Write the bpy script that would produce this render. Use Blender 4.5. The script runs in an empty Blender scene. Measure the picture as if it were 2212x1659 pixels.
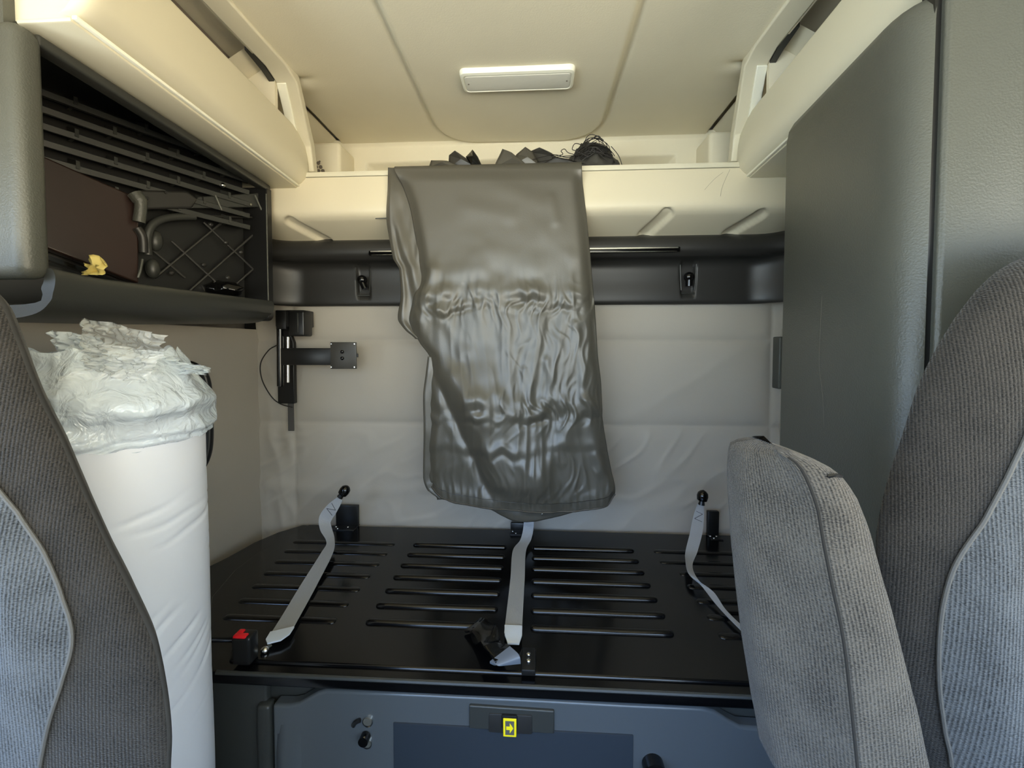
import bpy, bmesh, math, random
from mathutils import Vector, Matrix, noise
SC = bpy.context.scene
COL = SC.collection
random.seed(7)
V = Vector
# ------------------------------------------------------------------ camera
F = 900.0; CX = 1106.0; YAW = math.atan(51/900); PIT = math.radians(2.0); CY = 745 + F*math.tan(PIT)
CAM = V((0, 0, 1.6))
cam = bpy.data.cameras.new('camera'); co = bpy.data.objects.new('camera', cam); COL.objects.link(co)
cam.sensor_width = 36; cam.lens = F/2212*36; cam.clip_start = .02
cam.shift_y = -(829.5-CY)/2212
co.location = CAM; co.rotation_euler = (math.pi/2-PIT, 0, YAW)
SC.camera = co
fw = V((-math.sin(YAW)*math.cos(PIT), math.cos(YAW)*math.cos(PIT), -math.sin(PIT)))
rt = V((math.cos(YAW), math.sin(YAW), 0)); up = rt.cross(fw)
def ray(px, py): return fw + rt*((px-CX)/F) + up*((CY-py)/F)
def at(px, py, Y):
    d = ray(px, py); return CAM + d*(Y/d.y)
def atx(px, py, X):
    d = ray(px, py); return CAM + d*(X/d.x)
def atz(px, py, Z):
    d = ray(px, py); return CAM + d*((Z-1.6)/d.z)
def onp(px, py, p, n):
    d = ray(px, py); return CAM + d*((V(p)-CAM).dot(V(n))/d.dot(V(n)))
# ------------------------------------------------------------------ light
SC.view_settings.view_transform = 'Standard'; SC.view_settings.look = 'None'
SC.view_settings.gamma = 1; SC.view_settings.exposure = 1.85
w = bpy.data.worlds.new('daylight'); SC.world = w; w.use_nodes = True
nt = w.node_tree; nt.nodes.clear()
o_ = nt.nodes.new('ShaderNodeOutputWorld'); b_ = nt.nodes.new('ShaderNodeBackground')
tc = nt.nodes.new('ShaderNodeTexCoord'); sx = nt.nodes.new('ShaderNodeSeparateXYZ'); cr = nt.nodes.new('ShaderNodeValToRGB')
mr = nt.nodes.new('ShaderNodeMapRange'); mr.inputs[1].default_value = -1; mr.inputs[2].default_value = 1
nt.links.new(tc.outputs['Generated'], sx.inputs[0]); nt.links.new(sx.outputs[2], mr.inputs[0]); nt.links.new(mr.outputs[0], cr.inputs[0])
e = cr.color_ramp.elements
e[0].position = 0; e[0].color = (1.3, 1.2, .98, 1)
e[1].position = 1; e[1].color = (.5, .8, 1.3, 1)
for p_, c_ in ((.46, (1.4, 1.3, 1.08, 1)), (.52, (1.05, 1.1, 1.05, 1)), (.62, (.7, .93, 1.3, 1))):
    q = e.new(p_); q.color = c_
mr2 = nt.nodes.new('ShaderNodeMapRange'); mr2.inputs[1].default_value = -.8; mr2.inputs[2].default_value = .8
tint = nt.nodes.new('ShaderNodeMix'); tint.data_type = 'RGBA'; tint.inputs[6].default_value = (.72, .95, 1.25, 1); tint.inputs[7].default_value = (1.12, 1.03, .86, 1)
mul = nt.nodes.new('ShaderNodeMix'); mul.data_type = 'RGBA'; mul.blend_type = 'MULTIPLY'; mul.inputs[0].default_value = 1
nt.links.new(sx.outputs[0], mr2.inputs[0]); nt.links.new(mr2.outputs[0], tint.inputs[0]); nt.links.new(tint.outputs[2], mul.inputs[6]); nt.links.new(cr.outputs[0], mul.inputs[7])
nt.links.new(mul.outputs[2], b_.inputs[0]); b_.inputs[1].default_value = 2.2; nt.links.new(b_.outputs[0], o_.inputs[0])

# ------------------------------------------------------------------ materials
def mat(name, col, rough=.6, metal=0, bump=0, scale=200, var=0, vscale=30, spec=.5, coat=0, trans=0, alpha=1, aniso=None, sheen=0):
    m = bpy.data.materials.new(name); m.use_nodes = True; n = m.node_tree; p = n.nodes['Principled BSDF']
    col = tuple(((c+.055)/1.055)**2.4 if c > .04 else c/12.92 for c in [c/255 for c in col])
    p.inputs['Base Color'].default_value = (*col, 1); p.inputs['Roughness'].default_value = rough
    p.inputs['Metallic'].default_value = metal; p.inputs['Specular IOR Level'].default_value = spec
    p.inputs['Coat Weight'].default_value = coat; p.inputs['Transmission Weight'].default_value = trans
    p.inputs['Alpha'].default_value = alpha; p.inputs['Sheen Weight'].default_value = sheen
    t = n.nodes.new('ShaderNodeTexCoord'); mp = n.nodes.new('ShaderNodeMapping')
    n.links.new(t.outputs['Object'], mp.inputs[0])
    if aniso: mp.inputs['Scale'].default_value = aniso
    if bump:
        z = n.nodes.new('ShaderNodeTexNoise'); z.inputs['Scale'].default_value = scale; z.inputs['Detail'].default_value = 3
        b = n.nodes.new('ShaderNodeBump'); b.inputs['Strength'].default_value = bump; b.inputs['Distance'].default_value = .002
        n.links.new(mp.outputs[0], z.inputs[0]); n.links.new(z.outputs[0], b.inputs['Height']); n.links.new(b.outputs[0], p.inputs['Normal'])
    if var:
        z = n.nodes.new('ShaderNodeTexNoise'); z.inputs['Scale'].default_value = vscale; z.inputs['Detail'].default_value = 4
        mx = n.nodes.new('ShaderNodeMix'); mx.data_type = 'RGBA'
        mx.inputs[6].default_value = (*[c*(1-var) for c in col], 1); mx.inputs[7].default_value = (*[min(1, c*(1+var)) for c in col], 1)
        n.links.new(mp.outputs[0], z.inputs[0]); n.links.new(z.outputs[0], mx.inputs[0]); n.links.new(mx.outputs[2], p.inputs['Base Color'])
    return m
M_headliner = mat('headliner', (220, 212, 188), .85, bump=.15, scale=260, var=.04, vscale=6)
M_cream = mat('cream_plastic', (214, 207, 184), .5, bump=.05, scale=500)
M_creamd = mat('cream_plastic_shelf', (214, 204, 178), .42, bump=.04, scale=500)
M_fabric = mat('wall_upholstery', (172, 165, 153), .62, bump=.12, scale=420, var=.03, vscale=8)
M_liner = mat('grey_bin_liner', (120, 110, 100), .8)
M_grey = mat('grained_grey_plastic', (76, 77, 71), .40, bump=.35, scale=330, var=.04, vscale=40)
M_dark = mat('dark_grey_plastic', (52, 53, 50), .40, bump=.08, scale=500)
M_trim = mat('charcoal_trim', (42, 41, 39), .42, bump=.08, scale=500)
M_black = mat('black_plastic', (22, 22, 22), .35)
M_blackg = mat('black_gloss', (10, 10, 10), .12)
M_lid = mat('black_painted_steel', (8, 8, 9), .17, spec=.45, bump=.03, scale=60)
M_body = mat('slate_plastic', (78, 82, 84), .26, bump=.06, scale=500)
M_bodyd = mat('slate_plastic_dark', (46, 52, 59), .26, bump=.06, scale=500)
M_brown = mat('dark_brown_panel', (48, 34, 30), .3, var=.2, vscale=12)
M_chrome = mat('bright_metal', (225, 225, 220), .2, metal=1)
M_web = mat('silver_webbing', (158, 160, 162), .42, bump=.5, scale=600, aniso=(1, .2, 1))
M_webl = mat('silver_folded_end', (205, 212, 220), .3, bump=.2, scale=300)
M_vinyl = mat('dark_vinyl', (80, 77, 69), .37, bump=.1, scale=300, spec=.7)
M_vinylb = mat('dark_vinyl_back', (58, 56, 52), .42, bump=.1, scale=300)
M_white = mat('white_wrap', (226, 228, 234), .45, bump=.05, scale=80)
M_lamp = mat('lamp_frame_plastic', (240, 238, 222), .3)
M_lens = mat('lamp_lens', (222, 220, 208), .18, bump=.3, scale=40)
M_red = mat('red_button', (225, 25, 35), .4)
M_yellow = mat('yellow_print', (250, 225, 20), .5)
M_paper = mat('yellow_paper', (235, 215, 130), .6)
M_grime = mat('sticker_grey', (90, 88, 80), .5)
M_cord = mat('black_cord', (34, 31, 28), .55)
M_velcro = mat('grey_velcro', (78, 76, 74), .9, bump=.5, scale=500)
M_floor = mat('floor_mat', (46, 48, 50), .7, bump=.4, scale=120)
M_thread = mat('dark_thread', (70, 70, 75), .6)
def seat_mat(name, c1, c2):
    m = bpy.data.materials.new(name); m.use_nodes = True; n = m.node_tree; p = n.nodes['Principled BSDF']
    p.inputs['Roughness'].default_value = .85; p.inputs['Specular IOR Level'].default_value = .25
    p.inputs['Sheen Weight'].default_value = .15; p.inputs['Sheen Roughness'].default_value = .5
    at_ = n.nodes.new('ShaderNodeAttribute'); at_.attribute_name = 'cloth'
    class t: outputs = {'Object': at_.outputs['Vector'], 0: at_.outputs['Vector']}
    def tex(sc, scl, det=3):
        mp = n.nodes.new('ShaderNodeMapping'); mp.inputs['Scale'].default_value = sc; n.links.new(t.outputs['Object'], mp.inputs[0])
        z = n.nodes.new('ShaderNodeTexNoise'); z.inputs['Scale'].default_value = scl; z.inputs['Detail'].default_value = det
        n.links.new(mp.outputs[0], z.inputs[0]); return z
    wv = n.nodes.new('ShaderNodeTexWave'); wv.wave_type = 'BANDS'; wv.bands_direction = 'X'; wv.inputs['Scale'].default_value = 95
    wv.inputs['Distortion'].default_value = .5; wv.inputs['Detail'].default_value = 2; wv.inputs['Detail Scale'].default_value = 9; n.links.new(t.outputs['Object'], wv.inputs[0])
    st = tex((1, 1, 2.4), 330, 2); big = tex((1, 1, 1), 26, 4)
    a = n.nodes.new('ShaderNodeMath'); a.operation = 'MULTIPLY_ADD'; n.links.new(wv.outputs['Fac'], a.inputs[0]); a.inputs[1].default_value = .26; n.links.new(st.outputs[0], a.inputs[2])
    a2 = n.nodes.new('ShaderNodeMath'); a2.operation = 'MULTIPLY_ADD'; n.links.new(big.outputs[0], a2.inputs[0]); a2.inputs[1].default_value = .45; n.links.new(a.outputs[0], a2.inputs[2])
    r = n.nodes.new('ShaderNodeMapRange'); r.inputs[1].default_value = .58; r.inputs[2].default_value = 1.02; n.links.new(a2.outputs[0], r.inputs[0])
    mx = n.nodes.new('ShaderNodeMix'); mx.data_type = 'RGBA'
    f = lambda c: (*[(x/255)**2.2 for x in c], 1)
    mx.inputs[6].default_value = f(c1); mx.inputs[7].default_value = f(c2); n.links.new(r.outputs[0], mx.inputs[0]); n.links.new(mx.outputs[2], p.inputs['Base Color'])
    b = n.nodes.new('ShaderNodeBump'); b.inputs['Strength'].default_value = .8; b.inputs['Distance'].default_value = .0025
    n.links.new(a.outputs[0], b.inputs['Height']); n.links.new(b.outputs[0], p.inputs['Normal'])
    return m
M_seat = seat_mat('charcoal_corded_cloth', (18, 17, 15), (58, 54, 49))
M_arm = seat_mat('grey_corded_cloth', (34, 31, 27), (94, 88, 79))
M_insert = seat_mat('light_grey_corded_cloth', (36, 37, 37), (94, 96, 97))
M_piping = mat('grey_piping', (88, 86, 82), .7, bump=.4, scale=600)
def film_mat(name, a, col=(.74, .83, .9)):
    m = bpy.data.materials.new(name); m.use_nodes = True; n = m.node_tree; n.nodes.clear()
    o = n.nodes.new('ShaderNodeOutputMaterial'); tr = n.nodes.new('ShaderNodeBsdfTransparent'); p = n.nodes.new('ShaderNodeBsdfPrincipled')
    p.inputs['Base Color'].default_value = (*col, 1); p.inputs['Roughness'].default_value = .10; p.inputs['Specular IOR Level'].default_value = 1.0
    z = n.nodes.new('ShaderNodeTexNoise'); z.inputs['Scale'].default_value = 34; z.inputs['Detail'].default_value = 3; z.inputs['Distortion'].default_value = 1.2
    t = n.nodes.new('ShaderNodeTexCoord'); n.links.new(t.outputs['Object'], z.inputs[0])
    b = n.nodes.new('ShaderNodeBump'); b.inputs['Strength'].default_value = .9; b.inputs['Distance'].default_value = .01
    n.links.new(z.outputs[0], b.inputs['Height']); n.links.new(b.outputs[0], p.inputs['Normal'])
    mx = n.nodes.new('ShaderNodeMixShader'); mx.inputs[0].default_value = a
    n.links.new(tr.outputs[0], mx.inputs[1]); n.links.new(p.outputs[0], mx.inputs[2]); n.links.new(mx.outputs[0], o.inputs[0])
    return m
M_film = film_mat('clear_film', .42, (.55, .58, .58)); M_film2 = film_mat('milky_film', .55)

# ------------------------------------------------------------------ helpers
SPLAY = None
def obj(name, bm, m, parent=None, smooth=True, solid=0, bevel=0, angle=40):
    bmesh.ops.recalc_face_normals(bm, faces=bm.faces)
    if SPLAY:
        for v in bm.verts: v.co.x += SPLAY[0]*(SPLAY[1]-v.co.y)+SPLAY[2]
    vs = [v.co for v in bm.verts]
    c = V([(min(v[i] for v in vs)+max(v[i] for v in vs))/2 for i in range(3)])
    for v in bm.verts: v.co -= c
    me = bpy.data.meshes.new(name); bm.to_mesh(me); bm.free()
    o = bpy.data.objects.new(name, me); COL.objects.link(o); o.data.materials.append(m)
    if smooth:
        for f in me.polygons: f.use_smooth = True
        me.set_sharp_from_angle(angle=math.radians(angle))
    if solid:
        s = o.modifiers.new('s', 'SOLIDIFY'); s.thickness = solid; s.offset = 0
    if bevel:
        s = o.modifiers.new('b', 'BEVEL'); s.width = bevel; s.segments = 3; s.limit_method = 'ANGLE'; s.angle_limit = math.radians(35)
    if parent:
        o.parent = parent; p = parent; pl = V((0, 0, 0))
        while p: pl += p.location; p = p.parent
        o.location = c - pl
    else: o.location = c
    return o
def tag(o, label, cat=None, group=None):
    o['label'] = label
    if cat: o['category'] = cat
    if group: o['group'] = group
    return o
def thing(name, label, cat, loc, group=None):
    o = bpy.data.objects.new(name, None); COL.objects.link(o); o.location = loc; o.empty_display_size = .05
    return tag(o, label, cat, group)
def struct(name, bm, m, **k):
    o = obj(name, bm, m, **k); o['kind'] = 'structure'; return o
def BM(): return bmesh.new()
def box(bm, x0, x1, y0, y1, z0, z1, r=0, seg=3):
    b = bmesh.new(); bmesh.ops.create_cube(b, size=1)
    for v in b.verts: v.co = V(((x0+x1)/2+v.co.x*(x1-x0), (y0+y1)/2+v.co.y*(y1-y0), (z0+z1)/2+v.co.z*(z1-z0)))
    if r: bmesh.ops.bevel(b, geom=b.edges[:]+b.verts[:], offset=r, segments=seg, profile=.5, affect='EDGES')
    join(bm, b)
def join(bm, b, mtx=None):
    if mtx is not None: bmesh.ops.transform(b, matrix=mtx, verts=b.verts)
    mp = {}
    for v in b.verts: mp[v] = bm.verts.new(v.co)
    for f in b.faces:
        try: bm.faces.new([mp[v] for v in f.verts])
        except ValueError: pass
    b.free()
def grid(bm, P, cu=False, cv=False, cap=False):
    R = [[bm.verts.new(p) for p in row] for row in P]; n = len(R); m = len(R[0])
    for i in range(n if cu else n-1):
        for j in range(m if cv else m-1):
            a, b, c, d = R[i][j], R[(i+1) % n][j], R[(i+1) % n][(j+1) % m], R[i][(j+1) % m]
            try: bm.faces.new((a, b, c, d))
            except ValueError: pass
    if cap:
        bm.faces.new(R[0]); bm.faces.new(R[-1])
def spl(P, n=8):
    P = [V(p) for p in P]; out = []
    for i in range(len(P)-1):
        a, b, c, d = P[max(i-1, 0)], P[i], P[i+1], P[min(i+2, len(P)-1)]
        for k in range(n):
            t = k/n
            out.append(.5*((2*b)+(c-a)*t+(2*a-5*b+4*c-d)*t*t+(3*b-a-3*c+d)*t**3))
    out.append(P[-1]); return out
def lerp_tab(T, x):
    if x <= T[0][0]: return T[0][1]
    for (a, b), (c, d) in zip(T, T[1:]):
        if x <= c: return b+(d-b)*(x-a)/(c-a)
    return T[-1][1]
def smooth_tab(T, x):      # catmull-rom through table values
    if x <= T[0][0]: return T[0][1]
    for i in range(len(T)-1):
        if x <= T[i+1][0]:
            t = (x-T[i][0])/(T[i+1][0]-T[i][0]); a = T[max(i-1, 0)][1]; b = T[i][1]; c = T[i+1][1]; d = T[min(i+2, len(T)-1)][1]
            return .5*((2*b)+(c-a)*t+(2*a-5*b+4*c-d)*t*t+(3*b-a-3*c+d)*t**3)
    return T[-1][1]
def tube(bm, P, r, n=8, cap=True):
    P = [V(p) for p in P]; rows = []; u = None
    for i, p in enumerate(P):
        t = (P[min(i+1, len(P)-1)]-P[max(i-1, 0)]).normalized()
        if u is None: u = t.orthogonal().normalized()
        u = (u-t*u.dot(t)).normalized(); v = t.cross(u); rr = r[i] if isinstance(r, (list, tuple)) else r
        rows.append([p+(u*math.cos(2*math.pi*k/n)+v*math.sin(2*math.pi*k/n))*rr for k in range(n)])
    grid(bm, rows, cv=True, cap=cap)
def cyl(bm, a, b, r, n=16, r2=None): tube(bm, [a, b], [r, r if r2 is None else r2], n)
def ball(bm, c, r, s=(1, 1, 1), seg=16):
    b = bmesh.new(); bmesh.ops.create_uvsphere(b, u_segments=seg, v_segments=seg//2+2, radius=r)
    join(bm, b, Matrix.Translation(c) @ Matrix.Diagonal((*s, 1)))
def prism(bm, pts, ext):
    a = [V(p) for p in pts]; e_ = V(ext)
    A = [bm.verts.new(p) for p in a]; B = [bm.verts.new(p+e_) for p in a]; n = len(a)
    bm.faces.new(A); bm.faces.new(B[::-1])
    for i in range(n): bm.faces.new((A[i], A[(i+1) % n], B[(i+1) % n], B[i]))
def ribbon(bm, C, W, th=.0012):     # C centres, W half-width vectors
    rows = []
    for i in range(len(C)):
        c, wv = V(C[i]), V(W[i]); t = (V(C[min(i+1, len(C)-1)])-V(C[max(i-1, 0)])).normalized(); n = t.cross(wv).normalized()*th
        rows.append([c-wv-n, c+wv-n, c+wv+n, c-wv+n])
    grid(bm, rows, cv=True, cap=True)
def ss(a, b, x):
    t = min(1, max(0, (x-a)/(b-a))); return t*t*(3-2*t)
def nz(x, y, z=0): return noise.noise(V((x, y, z)))
def ridge(x, y, z=0): return 1-abs(noise.noise(V((x, y, z))))*2
def seg_d(x, y, ax, ay, bx, by):
    vx, vy = bx-ax, by-ay; t = max(0, min(1, ((x-ax)*vx+(y-ay)*vy)/(vx*vx+vy*vy))); return math.hypot(x-ax-t*vx, y-ay-t*vy)
C0 = -.065
def fr(a, b, n): return [a+(b-a)*i/n for i in range(n+1)]

# ------------------------------------------------------------------ shell
bm = BM(); box(bm, -1.4, 1.25, -1.32, 1.9, -.03, 0); struct('floor', bm, M_floor)
# back wall upholstery, quilted
ZS = (1.617, 1.295); XS = (at(638, 900, 1.6).x, at(1662, 900, 1.6).x)
def wall_y(x, z):
    d = min([abs(z-s) for s in ZS]+[abs(x-s) for s in XS])
    y = 1.6-.011*(1-math.exp(-d/.022))-.004*math.exp(-(d/.004)**2)*0
    w_ = ss(-.93, -.97, x)
    y -= w_*.006*ridge(x*14+z*3, z*5)+(1-w_)*.0035*nz(x*5+2, z*7)
    y -= .005*math.exp(-((z-1.02-.25*(x+.75)*(x+.75))/.03)**2)*(1 if x < -.2 else .6)
    y -= .004*max(0, ridge(x*7-z*9, z*4+x*3)-.55)*(1-ss(1.2, 1.35, z))*2
    return y
bm = BM(); grid(bm, [[V((x, wall_y(x, z), z)) for x in fr(-1.10, .91, 330)] for z in fr(0, 2.02, 300)])
struct('wall_back', bm, M_fabric, angle=80)
# upper rear wall with moulded recess above the shelf
def up_y(x, z):
    dx = min(x-(C0-.635), (C0+.62)-x); dz = 2.352-z
    return 1.70+.045*ss(0, .03, min(dx, dz))
bm = BM(); grid(bm, [[V((x, up_y(x, z)-.02*ss(2.405, 2.43, z), z)) for x in fr(-1.0, .88, 300)] for z in fr(2.16, 2.43, 90)])
struct('wall_upper', bm, M_headliner, angle=80)
# left/right side walls (stepped above the belt line, window openings beside the seats)
for s, nm in ((-1, 'wall_left'), (1, 'wall_right')):
    X = -1.095 if s < 0 else .905
    bm = BM()
    grid(bm, [[V((X+s*.004*nz(y*6, z*5, s), y, z)) for y in fr(.62, 1.62, 90)] for z in fr(0, 1.66, 60)])
    def bx(a, b, *r): box(bm, min(X+s*a, X+s*b), max(X+s*a, X+s*b), *r)
    bx(.012, .30, .60, 1.80, 0, 1.661)
    bx(.20, .30, .60, 1.80, 1.655, 2.5)
    bx(.16, .20, .25, .62, 0, 2.5)
    bx(.16, .20, -1.30, .25, 0, 1.22)      # door below its window
    bx(.16, .20, -1.30, .25, 1.95, 2.5)
    bx(.16, .20, -1.30, -1.05, 1.22, 1.95)
    struct(nm, bm, M_fabric, angle=80)
bm = BM(); box(bm, -1.4, 1.25, -1.3, 1.81, 2.5, 2.53); struct('ceiling_outer', bm, M_dark)
bm = BM(); box(bm, -1.4, 1.25, 1.79, 1.81, 0, 2.5); struct('wall_outer', bm, M_dark)
bm = BM(); box(bm, -1.3, 1.2, -1.30, -1.26, 0, 1.25); box(bm, -1.3, 1.2, -1.30, -1.26, 2.12, 2.46); box(bm, -1.3, 1.2, -1.27, -.95, .8, 1.2); struct('wall_front', bm, M_dark)
# ceiling: flat headliner with pressed centre panel
CYB = 1.695
def ceil_z(x, y):
    r = .15; qx = abs(x-C0)-(.312-r); qy = y-(CYB-r)
    if y < CYB-r: d = abs(x-C0)-.312
    else: d = math.hypot(max(qx, 0), max(qy, 0))-r+min(max(qx, qy), 0)
    z = 2.42-.012*ss(.016, -.010, d)+.012*math.exp(-((d-.004)/.008)**2)
    # pulled dimples beside the bin struts
    for X_ in (C0-.70, C0+.70): z += .014*math.exp(-(((x-X_)/.05)**2+((y-1.275)/.013)**2))-.006*math.exp(-(((x-X_)/.07)**2+((y-1.31)/.03)**2))
    z -= .012*ss(.55, .72, abs(x-C0))*ss(1.30, 1.22, y)
    z -= .012*ss(1.66, 1.75, y)**2
    return z+.0015*nz(x*4, y*4)
bm = BM(); grid(bm, [[V((x, y, ceil_z(x, y))) for x in fr(C0-.722, C0+.722, 260)] for y in fr(.35, 1.735, 250)])
box(bm, C0-.76, C0+.76, -.1, .36, 2.42, 2.45); box(bm, -1.32, 1.22, -1.30, -.1, 2.42, 2.46)
struct('ceiling', bm, M_headliner, angle=80)
bm = BM()
for s in (-1, 1):
    P = [(C0+s*.745, 2.432), (C0+s*.80, 2.40), (C0+s*1.0, 2.30), (C0+s*1.22, 2.28)]
    grid(bm, [[V((p[0], y, p[1])) for p in P] for y in fr(1.15, 1.76, 10)])
    box(bm, min(C0+s*.70, C0+s*1.26), max(C0+s*.70, C0+s*1.26), -.1, 1.78, 2.455, 2.5)
struct('trim_1', bm, M_headliner)
# moulded corner blocks on the shelf ends
for k, (xa, xb) in enumerate(((at(640, 350, 1.6).x, at(741, 350, 1.6).x), (at(1526, 350, 1.6).x, at(1640, 350, 1.6).x))):
    bm = BM(); box(bm, xa, xb, 1.575, 1.75, 2.19, at(700, 313, 1.6).z, .014, 4); o = struct('trim_%d' % (k+2), bm, M_headliner)
    if k == 0:
        b2 = BM()
        for i in range(-2, 4):
            for j in range(-2, 3):
                cx_, cz_ = at(682, 360, 1.57).x+i*.017+(j % 2)*.0085, at(682, 360, 1.57).z+j*.0148
                if math.hypot(cx_-at(676, 366, 1.57).x, cz_-at(676, 372, 1.57).z) < .047 and cz_ > 2.192:
                    cyl(b2, (cx_, 1.5755, cz_), (cx_, 1.573, cz_), .0075, 6)
        p = at(691, 349, 1.575); cyl(b2, p, p+V((0, -.003, 0)), .003, 10)
        if len(b2.verts): obj('speaker_grille', b2, M_liner, o)

# ------------------------------------------------------------------ rear shelf
t = thing('rear_shelf', 'cream moulded overhead shelf across the rear wall', 'shelf', (C0, 1.55, 2.17))
XA, XB = -1.05, .95
prof = spl([(0, 1.4015, 2.170), (0, 1.396, 2.14), (0, 1.391, 2.10), (0, 1.388, 2.07), (0, 1.391, 2.048), (0, 1.405, 2.032), (0, 1.435, 2.018), (0, 1.53, 1.983)], 9)
L_ = [0]
for a, b in zip(prof, prof[1:]): L_.append(L_[-1]+(b-a).length)
def caps(pa, pb): return (onp(*pa, (0, 1.45, 2.01), (0, .35, 1)), onp(*pb, (0, 1.45, 2.01), (0, .35, 1)))
EM = [caps((632, 484), (705, 521)), caps((1392, 508), (1438, 468)), caps((1575, 505), (1640, 468))]
rows = []
for i, p in enumerate(prof):
    tn = (prof[min(i+1, len(prof)-1)]-prof[max(i-1, 0)]).normalized(); nn = V((0, -tn.z, tn.y)); nn = nn if nn.z < 0 or nn.y < 0 else -nn
    row = []
    for x in fr(XA, XB, 420):
        d = 0
        for a, b in EM:
            dd = seg_d(x, p.y, a.x, a.y, b.x, b.y)
            if p.z < 2.045: d -= .014*ss(.028, .016, dd)
        e_ = max(0, abs(x-C0)-.86); f_ = V((0, -1.6*e_*e_, 2.2*e_*e_ if p.z < 2.05 else 0))
        row.append(V((x, p.y, p.z))+nn*d+f_)
    rows.append(row)
bm = BM(); grid(bm, rows); obj('fascia', bm, M_creamd, t, angle=80)
bm = BM(); box(bm, XA, XB, 1.398, 1.415, 2.1715, 2.188, .0025, 2); obj('edge_strip', bm, M_cream, t)
bm = BM(); box(bm, XA, XB, 1.415, 1.70, 2.165, 2.18); obj('shelf_board', bm, M_cream, t)
bm = BM(); a = at(811, 472, 1.39); cyl(bm, a, at(838, 471, 1.39), .0016, 6); obj('scuff_slot', bm, M_dark, t)

bm = BM()
for a_ in ([(1577, 366), (1568, 385), (1560, 405), (1556, 424)], [(1562, 372), (1542, 388), (1522, 410)]): tube(bm, spl([at(x_, y_, 1.386) for x_, y_ in a_], 5), .00035, 4)
obj('hairline_mark', bm, M_dark, t)
# ------------------------------------------------------------------ charcoal rear trim panel
t = thing('rear_trim_panel', 'charcoal moulded trim panel on the rear wall under the cream shelf', 'trim panel', (C0, 1.57, 1.757))
pp = spl([(0, 1.535, 1.995), (0, 1.505, 1.978), (0, 1.493, 1.955), (0, 1.495, 1.93), (0, 1.513, 1.914), (0, 1.545, 1.905), (0, 1.562, 1.885), (0, 1.566, 1.84), (0, 1.566, 1.757), (0, 1.60, 1.752)], 7)
hooks = [at(785, 600, 1.565), at(1486, 600, 1.565)]
rows = []
for p in pp:
    row = []
    for x in fr(XA, .94, 400):
        e_ = max(0, abs(x-C0)-.82); y = p.y-(2.2*e_*e_ if p.z > 1.915 else 7*e_*e_)
        for h in hooks:
            dx = abs(x-h.x)-.026+.10*max(0, 1.84-p.z)*.5
            if p.z < 1.905: y += .014*ss(.004, -.004, dx)*ss(1.783, 1.789, p.z)
        row.append(V((x, y, p.z)))
    rows.append(row)
# denser rows in the flat zone so the hook pockets have crisp edges
bm = BM()
flat = []
for r_, r2 in zip(rows, rows[1:]):
    flat.append(r_)
flat.append(rows[-1]); grid(bm, flat); obj('panel_shell', bm, M_trim, t, angle=60)
bm = BM(); a = at(796, 546, 1.489); b = at(1470, 545, 1.489); box(bm, a.x, b.x, 1.487, 1.497, a.z-.0105, a.z+.0085, .004, 3); so = obj('light_slot', bm, M_blackg, t)
bm = BM(); box(bm, a.x+.008, b.x-.008, 1.4845, 1.489, a.z+.001, a.z+.0065, .001, 1); box(bm, a.x+.012, b.x-.012, 1.4845, 1.489, a.z-.0095, a.z-.0075, .0008, 1); tag(obj('lens_strip', bm, M_chrome, so), 'thin bright lens strip')
for h, lean in zip(hooks, (1, 0)):
    bm = BM(); c = h+V((0, -.012, 0)); c.z = at(785, 606, 1.57).z
    for sx_ in (-1, 1): tube(bm, spl([(h.x+sx_*.029, 1.563, 1.898), (h.x+sx_*.027, 1.564, 1.85), (h.x+sx_*.024, 1.564, 1.80)], 5), .0022, 6)
    tube(bm, [(h.x-.024, 1.564, 1.789), (h.x+.024, 1.564, 1.789)], .0022, 6); pk = obj('pocket_rim', bm, M_dark, t)
    bm = BM(); ball(bm, c, .019, (1, .9, .95)); cyl(bm, c+V((0, 0, -.006)), c+V((.012*lean, 0, -.034)), .013, 14, .012); cyl(bm, c, c+V((0, .03, 0)), .008)
    obj('anchor_knob', bm, M_blackg, t)

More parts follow.
